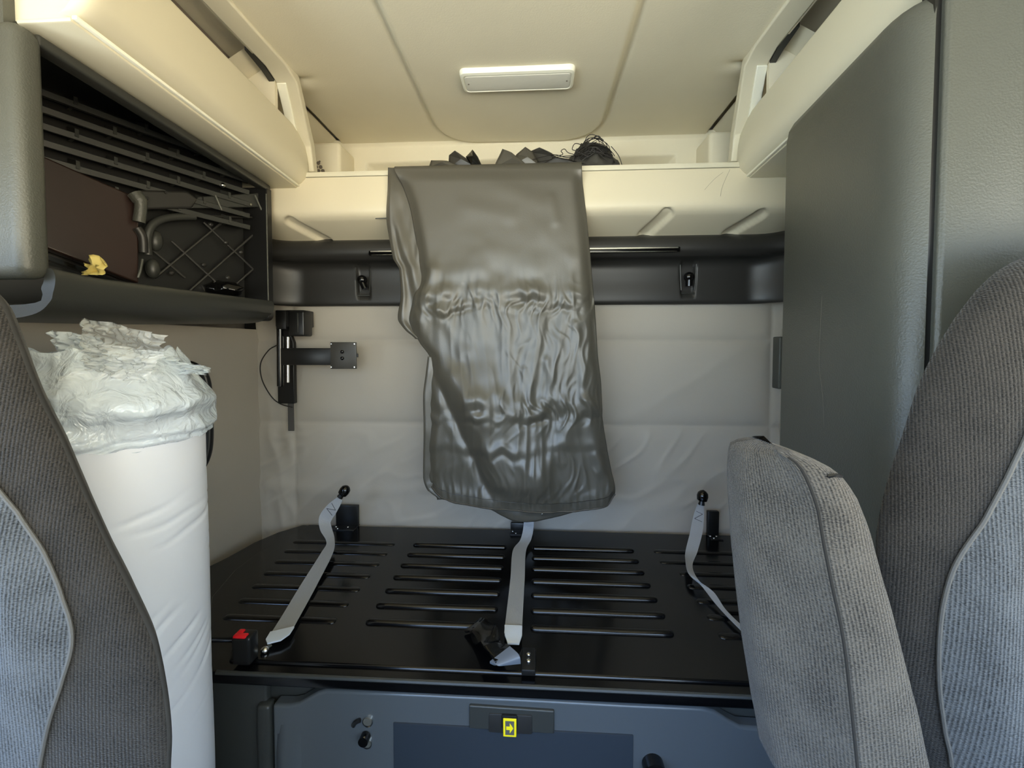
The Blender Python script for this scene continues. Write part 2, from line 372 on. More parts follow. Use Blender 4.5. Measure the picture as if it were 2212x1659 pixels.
# ------------------------------------------------------------------ overhead bins
def bin_(s, label):
    X = lambda x: x if s < 0 else 2*C0-x
    t = thing('overhead_bin', label, 'storage bin', (X(-.9), 1.1, 2.145), 'overhead bins')
    Y0, Y1 = (.66 if s < 0 else .694), 1.43
    global SPLAY; SPLAY = (-s*.062, 1.42, s*.012)
    pr = spl([(-.800, 0, 2.1445), (-.786, 0, 2.153), (-.772, 0, 2.175), (-.768, 0, 2.21), (-.772, 0, 2.26), (-.780, 0, 2.312), (-.790, 0, 2.318)], 6)
    rows = []
    for y in [Y0, Y0+.004, Y0+.015, Y0+.03]+fr(Y0+.05, Y1-.03, 12)+[Y1-.02, Y1-.01, Y1-.003, Y1]:
        ins = .018*(1-math.sqrt(max(0, 1-(max(0, y-(Y1-.03))/.03)**2)))+.02*(1-math.sqrt(max(0, 1-(max(0, Y0+.03-y)/.03)**2)))
        rows.append([V((X(p.x-ins), y, p.z)) for p in pr])
    bm = BM(); grid(bm, rows)
    # far and near end caps
    for y in (Y0, Y1):
        q = rows[0] if y == Y0 else rows[-1]
        vs = 0; box(bm, min(X(-.797), X(-1.33)), max(X(-.797), X(-1.33)), y-.0+(.012 if y == Y0 else -.02), y+(.02 if y == Y0 else -.012), 2.1445, 2.312)
    # shelf top just behind the fascia
    box(bm, min(X(-.80), X(-.79)), max(X(-.80), X(-.79)), Y0+.01, Y1-.01, 2.16, 2.31)
    obj('fascia', bm, M_cream, t, angle=50)
    bm = BM(); box(bm, min(X(-.802), X(-.90 if s < 0 else -1.19)), max(X(-.802), X(-.90 if s < 0 else -1.19)), Y0+.004, Y1-.002, 2.134, 2.1425, .004, 2); obj('underside', bm, M_cream, t)
    bm = BM(); box(bm, min(X(-.803), X(-.7935)), max(X(-.803), X(-.7935)), Y0+.006, Y1-.006, 2.1385, 2.1455, .002, 2); obj('seam_bead', bm, M_lamp, t)
    bm = BM(); box(bm, min(X(-.905), X(-.915)), max(X(-.905), X(-.915)), .70, 1.43, 2.15, 2.45); box(bm, min(X(-.80), X(-.91)), max(X(-.80), X(-.91)), Y0+.03, Y1-.03, 2.15, 2.17); obj('liner', bm, M_liner, t)
    bm = BM(); box(bm, min(X(-.905), X(-.782)), max(X(-.905), X(-.782)), 1.235, 1.25, 2.165, 2.445); obj('end_wall', bm, M_headliner, t)
    # rail along the ceiling, then the slanted strut down to the fascia
    bm = BM()
    SPLAY = None
    def band(P, w, dz):      # swept flat bar; each station gives point, thickness direction and lateral offset
        rows = []
        for p, n, o in P:
            n = V(n).normalized()*dz; p = V(p)
            q = [p+V((w[0]+o, 0, 0)), p+V((w[1]+o, 0, 0)), p+V((w[1]+o, 0, 0))+n, p+V((w[0]+o, 0, 0))+n]
            rows.append([V((X(v.x), v.y, v.z)) for v in q])
        grid(bm, rows, cv=True, cap=True)
    R1 = [((0, .3, 2.405), (0, 0, 1), 0), ((0, 1.19, 2.405), (0, 0, 1), 0), ((0, 1.245, 2.388), (0, .5, 1), 0), ((0, 1.40, 2.275), (0, 1, .6), -.045), ((0, 1.425, 2.20), (0, 1, .2), -.05)]
    band(R1, (-.782, -.719), .03); obj('rail', bm, M_cream, t, bevel=.004)
    bm = BM()
    band([((0, 1.240, 2.385), (0, .5, 1), 0), ((0, 1.388, 2.277), (0, 1, .6), -.045)], (-.781, -.752), .012); st = obj('strut', bm, M_lamp, t, bevel=.002)
    bm = BM(); c = V((X(-.808), 1.366, 2.285)); cyl(bm, c, c+V((0, -.006, -.004)), .0065, 12); tag(obj('screw', bm, M_dark, st), 'dark screw head')
    bm = BM(); band([((0, 1.13, 2.41), (0, 0, 1), 0), ((0, 1.20, 2.40), (0, 0, 1), 0), ((0, 1.240, 2.388), (0, .5, 1), 0)], (-.800, -.783), .02); obj('dark_strip', bm, M_dark, t)  # short dark bar along the outer side of the rail
    return t
bin_(-1, 'cream overhead storage bin above the open dark cabinet on the left')
bin_(1, 'cream overhead storage bin above the tall grey wardrobe on the right')

# ------------------------------------------------------------------ wardrobe (right)
t = thing('wardrobe', 'tall dark grey moulded wardrobe against the right wall', 'cabinet', (.8, .87, 0))
def arc(cx, cy, r, a0, a1, n=10): return [(cx+r*math.cos(math.radians(a0+(a1-a0)*i/n)), cy+r*math.sin(math.radians(a0+(a1-a0)*i/n))) for i in range(n+1)]
xw = .598
out = [(.95, 1.058), (.610, 1.058), (.603, 1.056), (.599, 1.050), (.5665, .760), (.5645, .740), (.5640, .722), (.566, .704), (.5715, .689), (.580, .677), (.590, .669)]
def col_(bm, out, z0, z1, cap=True):
    rz = [(z0, 0), (z1-.05, 0), (z1-.025, .004), (z1-.008, .014), (z1, .03)]
    rows = []
    for z, ins in rz:
        row = []
        for i, (x, y) in enumerate(out):
            cx_, cy_ = .85, .87; d = V((cx_-x, cy_-y)); k = ins/max(d.length, .01); row.append(V((x+d.x*k, y+d.y*k, z)))
        rows.append(row)
    grid(bm, rows, cv=True, cap=True)
body = out+[(.591, .6685), (.592, .72), (.90, .72)]
bm = BM(); col_(bm, body, 0, 2.132); bo = obj('body', bm, M_grey, t)
bm = BM(); prism(bm, [(.5995, .6640, 0), (.604, .659, 0), (.70, .640, 0), (.90, .620, 0), (.90, .69, 0), (.602, .69, 0)], (0, 0, 2.40)); obj('door', bm, M_grey, t, bevel=.002)
bm = BM(); box(bm, .5905, .602,   .6705, .692, 0, 2.38); obj('door_gap_shade', bm, M_black, t)  # black strip filling the door gap, in place of the gap's shade
bm = BM(); P = [(onp(1776, 640, (.598, 1.05, 1), (1, -.112, 0))+V((-.0004, 0, 0))), (onp(1772, 720, (.598, 1.05, 1), (1, -.112, 0))+V((-.0004, 0, 0))), (onp(1770, 790, (.598, 1.05, 1), (1, -.112, 0))+V((-.0004, 0, 0))), (onp(1777, 850, (.598, 1.05, 1), (1, -.112, 0))+V((-.0004, 0, 0))), (onp(1780, 920, (.598, 1.05, 1), (1, -.112, 0))+V((-.0004, 0, 0)))]
tube(bm, spl(P, 5), .00018, 4); tag(obj('scratch', bm, M_liner, t), 'pale fine scratch')
# wall bracket visible beside the wardrobe
bm = BM(); a = at(1684, 770, 1.56); box(bm, a.x-.004, a.x+.03, 1.555, 1.60, 1.44, 1.63, .005); tag(obj('wall_handle', bm, M_grey), 'slim grey grip on the rear wall beside the tall wardrobe', 'handle')

# ------------------------------------------------------------------ open cabinet (left)
t = thing('open_cabinet', 'dark open-fronted wall cabinet with its door missing, under the left bin', 'cabinet', (-1.05, 1.03, 1.66))
XF = -.882
SPLAY = (.056, 1.335, 0)
bm = BM(); box(bm, -1.26, XF-.03, .655, .688, 2.10, 2.20); box(bm, -1.26, XF+.004, .642, .690, 1.712, 2.130, .02, 5); obj('end_panel', bm, M_grey, t)
bm = BM(); box(bm, XF-.03, XF, .68, 1.362, 2.110, 2.130, .005); box(bm, -1.26, XF-.036, .68, 1.362, 2.192, 2.198); box(bm, XF-.042, XF-.03, .68, 1.362, 2.124, 2.198); obj('top_panel', bm, M_dark, t)
# tray / lower lip
pr = spl([(-1.24, 0, 1.69), (-.93, 0, 1.69), (-.895, 0, 1.715), (-.887, 0, 1.742), (-.874, 0, 1.744), (-.869, 0, 1.725), (-.880, 0, 1.695), (-.915, 0, 1.672), (-1.0, 0, 1.664), (-1.24, 0, 1.662)], 6)
rows = []
for y in [.678, .69, .71, .74]+fr(.78, 1.345, 14):
    k = 1-ss(.68, .76, y)
    rows.append([V((p.x+k*.004, y, p.z-.030*(1.335-y)+(k*.006 if p.z > 1.70 else 0)+.006*ss(1.0, 1.36, y)*(p.z < 1.70))) for p in pr])
bm = BM(); grid(bm, rows, cv=True, cap=True); tag(obj('tray', bm, M_dark, t, angle=60), 'smooth dark lower tray with rounded lip')
# far frame
bm = BM()
P = [(XF, 2.118), (XF, 1.70)]+[(XF-.02+.02*math.cos(math.radians(a)), 1.70+.02*math.sin(math.radians(a))-0) for a in (-20, -45, -70, -90)]+[(-1.24, 1.68), (-1.24, 2.118)]
prism(bm, [(x, 1.338, z) for x, z in P], (0, .028, 0)); obj('far_frame', bm, M_black, t, bevel=.003)
bm = BM(); tube(bm, [(XF-.001, 1.336, 2.095), (XF-.001, 1.336, 1.71)], .0022, 6); obj('edge_bead', bm, M_grey, t)
SPLAY = None
# slanted louvred liner
PP = V((-1.215, .72, 0)); PD = V((.43, 1, 0)).normalized(); PN = V((1, -.43, 0)).normalized()
def lp(u, z, o=0): q = PP+PD*u+PN*o; return V((q.x, q.y, z))
bm = BM(); prism(bm, [lp(0, 1.692, -.004), lp(.66, 1.692, -.004), lp(.66, 2.192, -.004), lp(0, 2.192, -.004)], -PN*.006); obj('back_liner', bm, M_black, t)
bm = BM(); zs = [1.985+.037*i for i in range(6)]
for i, z in enumerate(zs):
    a0 = .0; a1 = .655
    # slat: angled blade
    q = [(0, z-.002), (.034, z-.014), (.040, z-.014), (.042, z-.001), (.036, z+.002), (0, z+.006)]
    grid(bm, [[lp(u, zz, o) for o, zz in q] for u in fr(a0, a1, 12)], cv=True, cap=True)
    for k in range(5):
        u = .05+.135*k+(.065 if i % 2 else 0)
        if u < .64: prism(bm, [lp(u, z-.010, 0), lp(u, z-.008, .044), lp(u, z+.010, .043), lp(u, z+.024, 0)], PD*.007)
obj('louvre_grille', bm, M_dark, t, smooth=False)
bm = BM(); s_ = lp(.575, 2.085, .04); ball(bm, s_, .008, (1, 1, 1), 10); obj('clip', bm, M_chrome, t)
# dark brown panel below the louvres
n_ = PN
def q_(px, py, off): return onp(px, py, PP+PN*off, PN)
bm = BM(); P = [q_(60, 322, .045), q_(300, 428, .045), q_(300, 612, .045), q_(60, 520, .045)]
for p in P[2:]: p.z = max(p.z, 1.70)
prism(bm, P, -PN*.03); bp = obj('brown_panel', bm, M_brown, t, bevel=.004); tag(bp, 'dark reddish brown inner panel')
bm = BM(); prism(bm, [q_(60, 535, .06), q_(300, 622, .06), q_(300, 630, .06), q_(60, 545, .06)], -PN*.02); obj('seam_rail', bm, M_blackg, t)
# duct, latch bracket and lattice on the liner below the louvres
bm = BM(); tube(bm, spl([q_(290, 418, .06), q_(304, 440, .065), q_(300, 480, .06)], 6), [.016]*6+[.013]*7, 14); obj('hinge_arm', bm, M_grey, t)
bm = BM(); tube(bm, spl([q_(296, 492, .05), q_(308, 512, .05), q_(310, 545, .045)], 6), .010, 12); obj('hinge_post', bm, M_trim, t)
bm = BM(); tube(bm, spl([q_(420, 468, .03), q_(365, 470, .035), q_(330, 485, .04), q_(318, 515, .04), q_(320, 550, .035)], 6), .010, 12); obj('duct_edge', bm, M_dark, t)
bm = BM(); prism(bm, [q_(300, 410, .05), q_(405, 412, .05), q_(428, 430, .05), q_(415, 450, .05), q_(305, 452, .05)], -PN*.03); br = obj('bracket', bm, M_trim, t, bevel=.006)
for px, py in ((318, 428), (358, 416)):
    bm = BM(); p = q_(px, py, .051); cyl(bm, p, p+PN*.003, .004, 10); obj('bracket_hole', bm, M_black, br)
bm = BM(); prism(bm, [q_(428, 425, .035), q_(568, 416, .035), q_(568, 447, .035), q_(412, 450, .035)], -PN*.015); fl = obj('latch_flange', bm, M_dark, t, bevel=.003)
for px in (457, 541):
    bm = BM(); p = q_(px, 442, .037); cyl(bm, p, p+PN*.003, .0035, 10); tag(obj('screw', bm, M_chrome, fl), 'small bright screw')
for px in (465, 551):
    bm = BM(); tube(bm, [q_(px, 422, .042), q_(px+14, 454, .042)], .003, 6); obj('fin', bm, M_grey, fl)
bm = BM()
for (a, b) in (((335, 600), (480, 480)), ((385, 650), (555, 500)), ((370, 520), (500, 640)), ((440, 480), (556, 590)), ((480, 640), (560, 570)), ((420, 466), (555, 470)), ((330, 540), (400, 600))):
    tube(bm, [q_(*a, .012), q_(*b, .012)], .0035, 6)
for c in ((455, 485), (500, 478), (488, 524), (440, 572), (492, 600), (520, 545), (370, 590)): ball(bm, q_(*c, .014), .007, (1, 1, 1), 8)
box(bm, 0, .001, 0, .001, 0, .001) if False else None
obj('liner_lattice', bm, M_trim, t)
bm = BM(); ball(bm, q_(335, 520, .02), .022, (.8, .8, 1.3), 14); ball(bm, q_(330, 580, .02), .02, (.8, .8, 1.3), 14); obj('moulded_boss', bm, M_dark, t)
bm = BM(); tube(bm, spl([q_(298, 600, .06), q_(303, 585, .06), q_(308, 560, .055)], 4), .003, 6); obj('latch_rod', bm, M_grey, t)
# things in the cabinet
bm = BM(); c = at(200, 585, .90); R_ = [[at(180+46*u+5*math.sin(v*5), 560+9*math.sin(u*6+1)*(1-v)+34*v, .90)+V((0, .02*nz(u*3, v*3), 0)) for u in fr(0, 1, 10)] for v in fr(0, 1, 8)]
grid(bm, R_); tag(obj('paper_scrap', bm, M_paper, solid=.001), 'crumpled pale yellow paper scrap lying in the open cabinet', 'paper')
bm = BM(); c = at(492, 632, 1.26); b2 = bmesh.new(); bmesh.ops.create_icosphere(b2, subdivisions=4, radius=1)
for v in b2.verts:
    v.co = V((v.co.x*.060, v.co.y*.045, max(-.8, v.co.z)*.026))*(1+.14*nz(v.co.x*2.2, v.co.y*2.2, v.co.z*2.2))+.002*V((0, 0, nz(v.co.x*7, v.co.y*7)))
join(bm, b2, Matrix.Translation((c.x-.01, 1.25, 1.772))); tag(obj('black_pouch', bm, M_blackg), 'glossy black pouch in the far corner of the open cabinet', 'pouch')

# ------------------------------------------------------------------ bunk
ZL = .90
t = thing('bunk', 'bunk platform with ribbed black steel lid and slate moulded base', 'bunk', (C0, 1.2, 0))
def zl(px, py, z=ZL): p = atz(px, py, z); return (p.x, p.y)
yfL = zl(700, 1457)[1]; yfR = zl(1500, 1487)[1]
YF = .838; YB = 1.564
outl = [(-.70, YF), (.49, YF), (.53, .87), (.53, 1.075), (.895, 1.075), (.895, YB), zl(645, 1137), zl(600, 1146), zl(548, 1168), zl(490, 1200), zl(436, 1226), (-1.06, 1.20), (-1.03, 1.06), (-.80, .94), (-.745, .87)]
outl[6] = (outl[6][0], YB)
inner = [(-.68, YF+.028), (.47, YF+.028), (.51, .90), (.51, 1.10), (.875, 1.10), (.875, YB-.01), (outl[6][0]+.03, YB-.01), zl(560, 1190), zl(505, 1232), zl(455, 1290), zl(445, 1380), (-.715, .93)]
bm = BM(); prism(bm, [(x, y, ZL-.034) for x, y in outl], (0, 0, .028)); prism(bm, [(x, y, ZL-.010) for x, y in inner], (0, 0, .010))
lid = obj('lid', bm, M_lid, t, bevel=.006)
tag(lid, 'black painted steel lid with pressed ribs')
bm = BM()
def rib(x0, x1, y, hw=.010, h=.009):
    rows = []; n = 18
    for i in range(n+1):
        u = (1-math.cos(math.pi*i/n))/2 if False else i/n
        x = x0+(x1-x0)*u; d = min(x-x0, x1-x); k = math.sqrt(max(0, 1-max(0, 1-d/hw)**2)) if d < hw else 1
        rows.append((x, k))
    xs = [x0, x0+.002, x0+.005, x0+.0105]+fr(x0+.03, x1-.03, 8)+[x1-.0105, x1-.005, x1-.002, x1]; R_ = []
    for x in xs:
        d = min(x-x0, x1-x); k = math.sqrt(max(0.0001, 1-max(0, 1-d/hw)**2))
        R_.append([V((x, y+hw*k*math.cos(a), ZL-.0005+h*k*math.sin(a)**1.0)) for a in [math.pi*j/10 for j in range(11)]])
    grid(bm, R_)
for i in range(7):
    y = 1.006+.0680*i
    rib(-.427, -.098, y); rib(-.012+.001*i*0, .336, y)
    rib(max(-.87, [-.80, -.81, -.82, -.83, -.84, -.85, -.86][i]), -.503+.002*i, y, .012, .005); rib(.40 if i > 4 else .44, .86 if y > 1.10 else .50, y, .012, .005)
obj('rib_field', bm, M_lid, lid, angle=80)
bm = BM(); tube(bm, [(-.69, YF+.004, ZL-.010), (.48, YF+.004, ZL-.010)], .005, 8); obj('front_bead', bm, M_dark, lid)
# hinges
for px0, px1, pyt, sc in ((727, 775, 1090, 1), (1103, 1152, 1128, 1), (1527, 1552, 1103, 1)):
    a = at(px0, 1140, 1.552); b = at(px1, 1140, 1.552); zt = at(px0, pyt, 1.552).z
    bm = BM(); box(bm, a.x, b.x, 1.545, 1.562, ZL-.002, zt, .004, 2); box(bm, a.x, b.x, 1.508, 1.562, ZL-.001, ZL+.004, .001, 1); hg = obj('hinge', bm, M_black, lid)
    for dx, dy in ((.12, 1.553), (.25, 1.535), (.62, 1.553)):
        bm = BM(); ball(bm, V((a.x+dx*(b.x-a.x)-.004, dy-.008, ZL+.004)), .0045, (1, 1, .7), 10); bpy_r = obj('rivet', bm, M_chrome, hg) if False else None
        bm.free()
    b3 = BM()
    for dx, dy in ((.10, 1.548), (.25, 1.532), (.62, 1.548)): ball(b3, V((a.x+dx*(b.x-a.x), dy-.016, ZL+.004)), .0042, (1, 1, .7), 10)
    # one mesh per rivet, as sub-detail of the hinge mesh
    tmp = hg.data; bb = bmesh.new(); bb.from_mesh(tmp); off = hg.location+t.location+lid.location
    n0 = len(bb.faces)
    for v in b3.verts: v.co -= off
    join(bb, b3); bb.faces.ensure_lookup_table()
    for f in bb.faces[n0:]: f.material_index = 1; f.smooth = True
    bb.to_mesh(tmp); bb.free(); tmp.materials.append(M_chrome)
# latch bracket front centre
a = atz(1128, 1405, ZL+.012); b = atz(1157, 1445, ZL+.012)
bm = BM(); box(bm, a.x, b.x, b.y-.005, a.y+.01, ZL-.001, ZL+.013, .003, 2); lb = obj('latch_bracket', bm, M_black, lid)
for py in (1413, 1427):
    p = atz(1142, py, ZL+.015); bm = BM(); ball(bm, p, .0052, (1, 1, .6), 12); tag(obj('screw', bm, M_chrome, lb), 'bright domed screw head')
# base
bm = BM(); box(bm, -.92, .53, .875, 1.56, 0, ZL-.036, .004); box(bm, .525, .89, 1.08, 1.56, 0, ZL-.036); obj('base_box', bm, M_dark, t)
bm = BM(); box(bm, -.80, at(585, 1550, .87).x, .856, .877, 0, ZL-.037, .006); box(bm, at(553, 1550, .845).x, at(583, 1550, .845).x, .842, .87, 0, at(560, 1524, .845).z, .008, 3); obj('side_panel', bm, M_dark, t)
YP = .846
def pz(px, py): p = at(px, py, YP); return (p.x, p.z)
top = [pz(588, 1523), pz(625, 1524), pz(645, 1520), pz(665, 1508), pz(685, 1497), pz(705, 1492), pz(900, 1500), pz(1150, 1512), pz(1350, 1523), pz(1515, 1530), pz(1545, 1538), pz(1575, 1557), pz(1600, 1570), pz(1630, 1573), (.52, pz(1630, 1573)[1])]
bm = BM(); prism(bm, [(x, YP, z) for x, z in top]+[(.52, YP, .02), (top[0][0], YP, .02)], (0, .03, 0)); fp = obj('front_panel', bm, M_body, t, bevel=.006)
# rounded upright and darker lower rectangle
bm = BM(); x0 = pz(850, 1600)[0]; x1 = pz(1368, 1600)[0]; box(bm, x0, x1, YP-.0035, YP+.01, .05, pz(1100, 1572)[1], .003, 2); obj('dark_rectangle', bm, M_bodyd, fp)
bm = BM(); rows = []
for z in fr(.03, top[1][1]-.012, 8):
    rows.append([V((x, YP+.004-.016*math.sin(math.pi*k/8)**.8*ss(top[1][1]-.010, top[1][1]-.07, z), z)) for k, x in enumerate(fr(pz(592, 1600)[0], pz(655, 1600)[0], 8))])
grid(bm, rows); obj('side_rib', bm, M_body, fp, angle=80)
# latch plate with yellow arrow
(ax, az), (bx, bz) = pz(1014, 1521), pz(1197, 1581)
bm = BM(); prism(bm, [(ax, YP-.006, pz(1014, 1519)[1]), (bx, YP-.006, pz(1197, 1531)[1]), (bx, YP-.006, bz), (ax, YP-.006, pz(1014, 1569)[1])], (0, .012, 0)); lp_ = obj('latch_plate', bm, M_dark, fp, bevel=.003)
bm = BM(); a, b = pz(1056, 1534), pz(1150, 1580)
box(bm, a[0], b[0], YP-.0085, YP, b[1], a[1], .003, 2); obj('pull_recess', bm, M_trim, lp_)
bm = BM(); a, b = pz(1084, 1535), pz(1118, 1545); box(bm, a[0], b[0], YP-.012, YP, b[1]-.02, a[1], .003, 2); obj('latch_tongue', bm, M_black, lp_)
a, b = pz(1088, 1540), pz(1116, 1580); wx, wz = b[0]-a[0], a[1]-b[1]
yy = YP-.0125
bm = BM(); box(bm, a[0], b[0], yy-.001, yy+.006, b[1], a[1], .0008, 1)
st = obj('arrow_sticker', bm, M_yellow, lp_); tag(st, 'yellow framed arrow sticker')
bm = BM(); box(bm, a[0]+.16*wx, b[0]-.16*wx, yy-.0014, yy, b[1]+.12*wz, a[1]-.12*wz); obj('sticker_field', bm, M_grime, st)
bm = BM(); cx_, cz_ = (a[0]+b[0])/2, (a[1]+b[1])/2; u_ = wx
prism(bm, [(cx_-.27*u_, yy-.0019, cz_+.13*u_), (cx_, yy-.0019, cz_+.13*u_), (cx_, yy-.0019, cz_+.40*u_), (cx_+.27*u_, yy-.0019, cz_), (cx_, yy-.0019, cz_-.40*u_), (cx_, yy-.0019, cz_-.13*u_), (cx_-.27*u_, yy-.0019, cz_-.13*u_)], (0, .0008, 0)); obj('arrow', bm, M_yellow, st, smooth=False)
# screws and keyholes
for px, py, dk in ((795, 1558, 0), (793, 1605, 1)):
    p = at(px, py, YP-.001)
    bm = BM(); cyl(bm, p+V((0, .004, 0)), p+V((0, -.003, 0)), .0112, 20); s1 = obj('fastener', bm, M_chrome, fp)
    bm = BM(); cyl(bm, p+V((0, 0, .002)), p+V((0, -.0042, .0015)), .0092, 20); obj('fastener_face', bm, M_grime, s1)
    if dk:
        q = at(787, 1597, YP-.01); bm = BM(); cyl(bm, q+V((0, .008, 0)), q+V((0, -.008, 0)), .0105, 18); kb = obj('latch_knob', bm, M_blackg, fp)
    else:
        bm = BM(); tube(bm, spl([at(778, 1556, YP-.004), at(768, 1560, YP-.004), at(763, 1568, YP-.004)], 4), .0045, 8); obj('clip', bm, M_black, fp)
bm = BM(); p = at(1413, 1662, YP-.012); cyl(bm, p+V((0, .014, 0)), p+V((0, -.012, 0)), .022, 24); obj('pull_knob', bm, M_blackg, fp)

# ------------------------------------------------------------------ restraint straps
def strap(label, path, widths, plug, stitch=True, foot=None):
    t = thing('restraint_strap', label, 'strap', path[-1], 'bunk restraint straps')
    P = spl(path, 8); W = spl(widths, 8)
    bm = BM(); ribbon(bm, P, W, .0009); wb = obj('webbing', bm, M_web, t, angle=60)
    if stitch:
        bm = BM(); k = 5
        for i, (s0, s1) in enumerate(((-.7, .7), (.7, -.7), (-.7, .7))):
            p0, p1 = P[k+i*2]+W[k+i*2]*s0, P[k+i*2+2]+W[k+i*2+2]*s1; tube(bm, [p0+V((0, -.0016, .0)), p1+V((0, -.0016, .0))], .0009, 4)
        obj('stitching', bm, M_thread, wb)
    if plug:
        c, d = V(plug[0]), V(plug[1]).normalized(); bm = BM()
        tube(bm, [c-d*.020, c-d*.018, c-d*.004, c+d*.006, c+d*.013, c+d*.017], [.013, .0165, .0185, .0165, .010, .002], 18); pg = obj('plug', bm, M_blackg, t)
        bm = BM(); tube(bm, [c-d*.034, c-d*.018], [.011, .008], 12); obj('plug_neck', bm, M_black, pg)
    if foot:
        bm = BM(); ribbon(bm, foot[0], foot[1], .002); obj('folded_end', bm, M_webl, t)
def A(px, py, Y): return at(px, py, Y)
HW = .0165
# left strap
pl = A(746, 1058, 1.44); b0 = A(737, 1080, 1.44)
path = [A(734, 1078, 1.44), A(716, 1100, 1.43), A(702, 1122, 1.42), A(704, 1142, 1.40), A(714, 1168, 1.36), atz(706, 1195, .925), atz(668, 1262, .912), atz(636, 1318, .910), atz(604, 1372, .912)]
wd = [V((.010, 0, -.006)), V((.017, .002, -.012)), V((.018, .006, -.010)), V((.017, .008, 0)), V((.008, .012, 0)), V((.018, .006, 0)), V((.021, .010, 0)), V((.021, .010, 0)), V((.021, .010, 0))]
strap('silver restraint strap with black plug at the left end of the bunk', path, wd, (pl, (.6, 0, .8)), foot=([atz(610, 1360, .916), atz(600, 1376, .916), atz(592, 1387, .914)], [V((.023, .011, 0)), V((.022, .011, 0)), V((.012, .006, 0))]))
# middle strap
path = [A(1142, 1105, 1.47), A(1142, 1135, 1.46), A(1136, 1165, 1.43), atz(1122, 1190, .915), atz(1118, 1250, .912), atz(1113, 1310, .912), atz(1108, 1368, .913)]
wd = [V((.018, 0, 0)), V((.018, 0, 0)), V((.019, .004, 0)), V((.022, .002, 0)), V((.021, 0, 0)), V((.021, 0, 0)), V((.021, 0, 0))]
strap('silver restraint strap hanging from under the dark vinyl cover at mid bunk', path, wd, None, False, foot=([atz(1109, 1352, .916), atz(1109, 1372, .916), atz(1109, 1391, .913)], [V((.0215, 0, 0)), V((.0205, 0, 0)), V((.013, 0, 0))]))
# right strap
pl = A(1518, 1069, 1.44)
path = [A(1513, 1088, 1.44), A(1509, 1115, 1.43), A(1504, 1150, 1.40), A(1494, 1190, 1.35), atz(1488, 1215, .93), atz(1498, 1246, .93), atz(1528, 1272, .922), atz(1556, 1310, .914), atz(1590, 1345, .912), atz(1622, 1375, .912)]
wd = [V((.010, 0, .002)), V((.018, 0, .002)), V((.020, 0, 0)), V((.019, 0, 0)), V((.006, -.013, -.004)), V((.008, -.018, 0)), V((.011, -.016, 0)), V((-.008, .014, 0))*-1, V((.010, -.016, 0)), V((.012, -.016, 0))]
strap('silver twisted restraint strap with black plug beside the raised armrest', path, wd, (pl, (.12, 0, 1)))
# folded end anchors on the lid
bm = BM(); p = atz(572, 1404, .905); ball(bm, p, .009, (1.1, 1, .8), 12); q = atz(585, 1394, .905); tube(bm, [p, q], .004, 8)
tag(obj('strap_anchor', bm, M_chrome), 'small bright metal anchor below the left restraint strap', 'anchor')
# buckle
p = atz(521, 1437, ZL); t = thing('belt_buckle', 'black belt buckle with red release button on the bunk lid', 'buckle', p)
bm = BM(); w_ = .021
for_top = .062
box(bm, p.x-w_, p.x+w_, p.y-.002, p.y+.030, ZL-.001, ZL+for_top, .006, 4); hs = obj('housing', bm, M_black, t)
bm = BM(); box(bm, p.x-w_+.003, p.x+w_-.010, p.y-.0005, p.y+.012, ZL+for_top-.006, ZL+for_top+.003, .002, 2); box(bm, p.x-w_+.003, p.x-w_+.016, p.y+.010, p.y+.024, ZL+for_top-.006, ZL+for_top+.003, .002, 2); tag(obj('release_button', bm, M_red, t), 'red release button')
# dark twisted loose strap by centre
t = thing('loose_belt_end', 'crumpled dark belt end with grey folded tip beside the middle strap', 'strap', atz(1090, 1420, ZL))
P = spl([atz(1018, 1352, .912), atz(1048, 1372, .925), atz(1062, 1400, .925), atz(1085, 1420, .93)], 8); W = spl([V((.016, .012, .004)), V((.022, .010, .012)), V((.018, .016, -.008)), V((.016, .020, .006))], 8)
bm = BM(); ribbon(bm, P, W, .002); bmesh.ops.subdivide_edges(bm, edges=bm.edges[:], cuts=2, use_grid_fill=True)
for v in bm.verts: v.co += V((.3, .5, 1))*.010*ridge(v.co.x*22, v.co.y*22, 2)-V((0, 0, .004))
obj('belt', bm, M_blackg, t, angle=180)
bm = BM(); ribbon(bm, spl([atz(1080, 1414, .932), atz(1096, 1426, .928), atz(1104, 1434, .92)], 5), spl([V((.020, .018, .004)), V((.024, .010, .004)), V((.020, .004, 0))], 5), .003); obj('folded_tip', bm, mat('grey_tip', (95, 102, 112), .35), t)

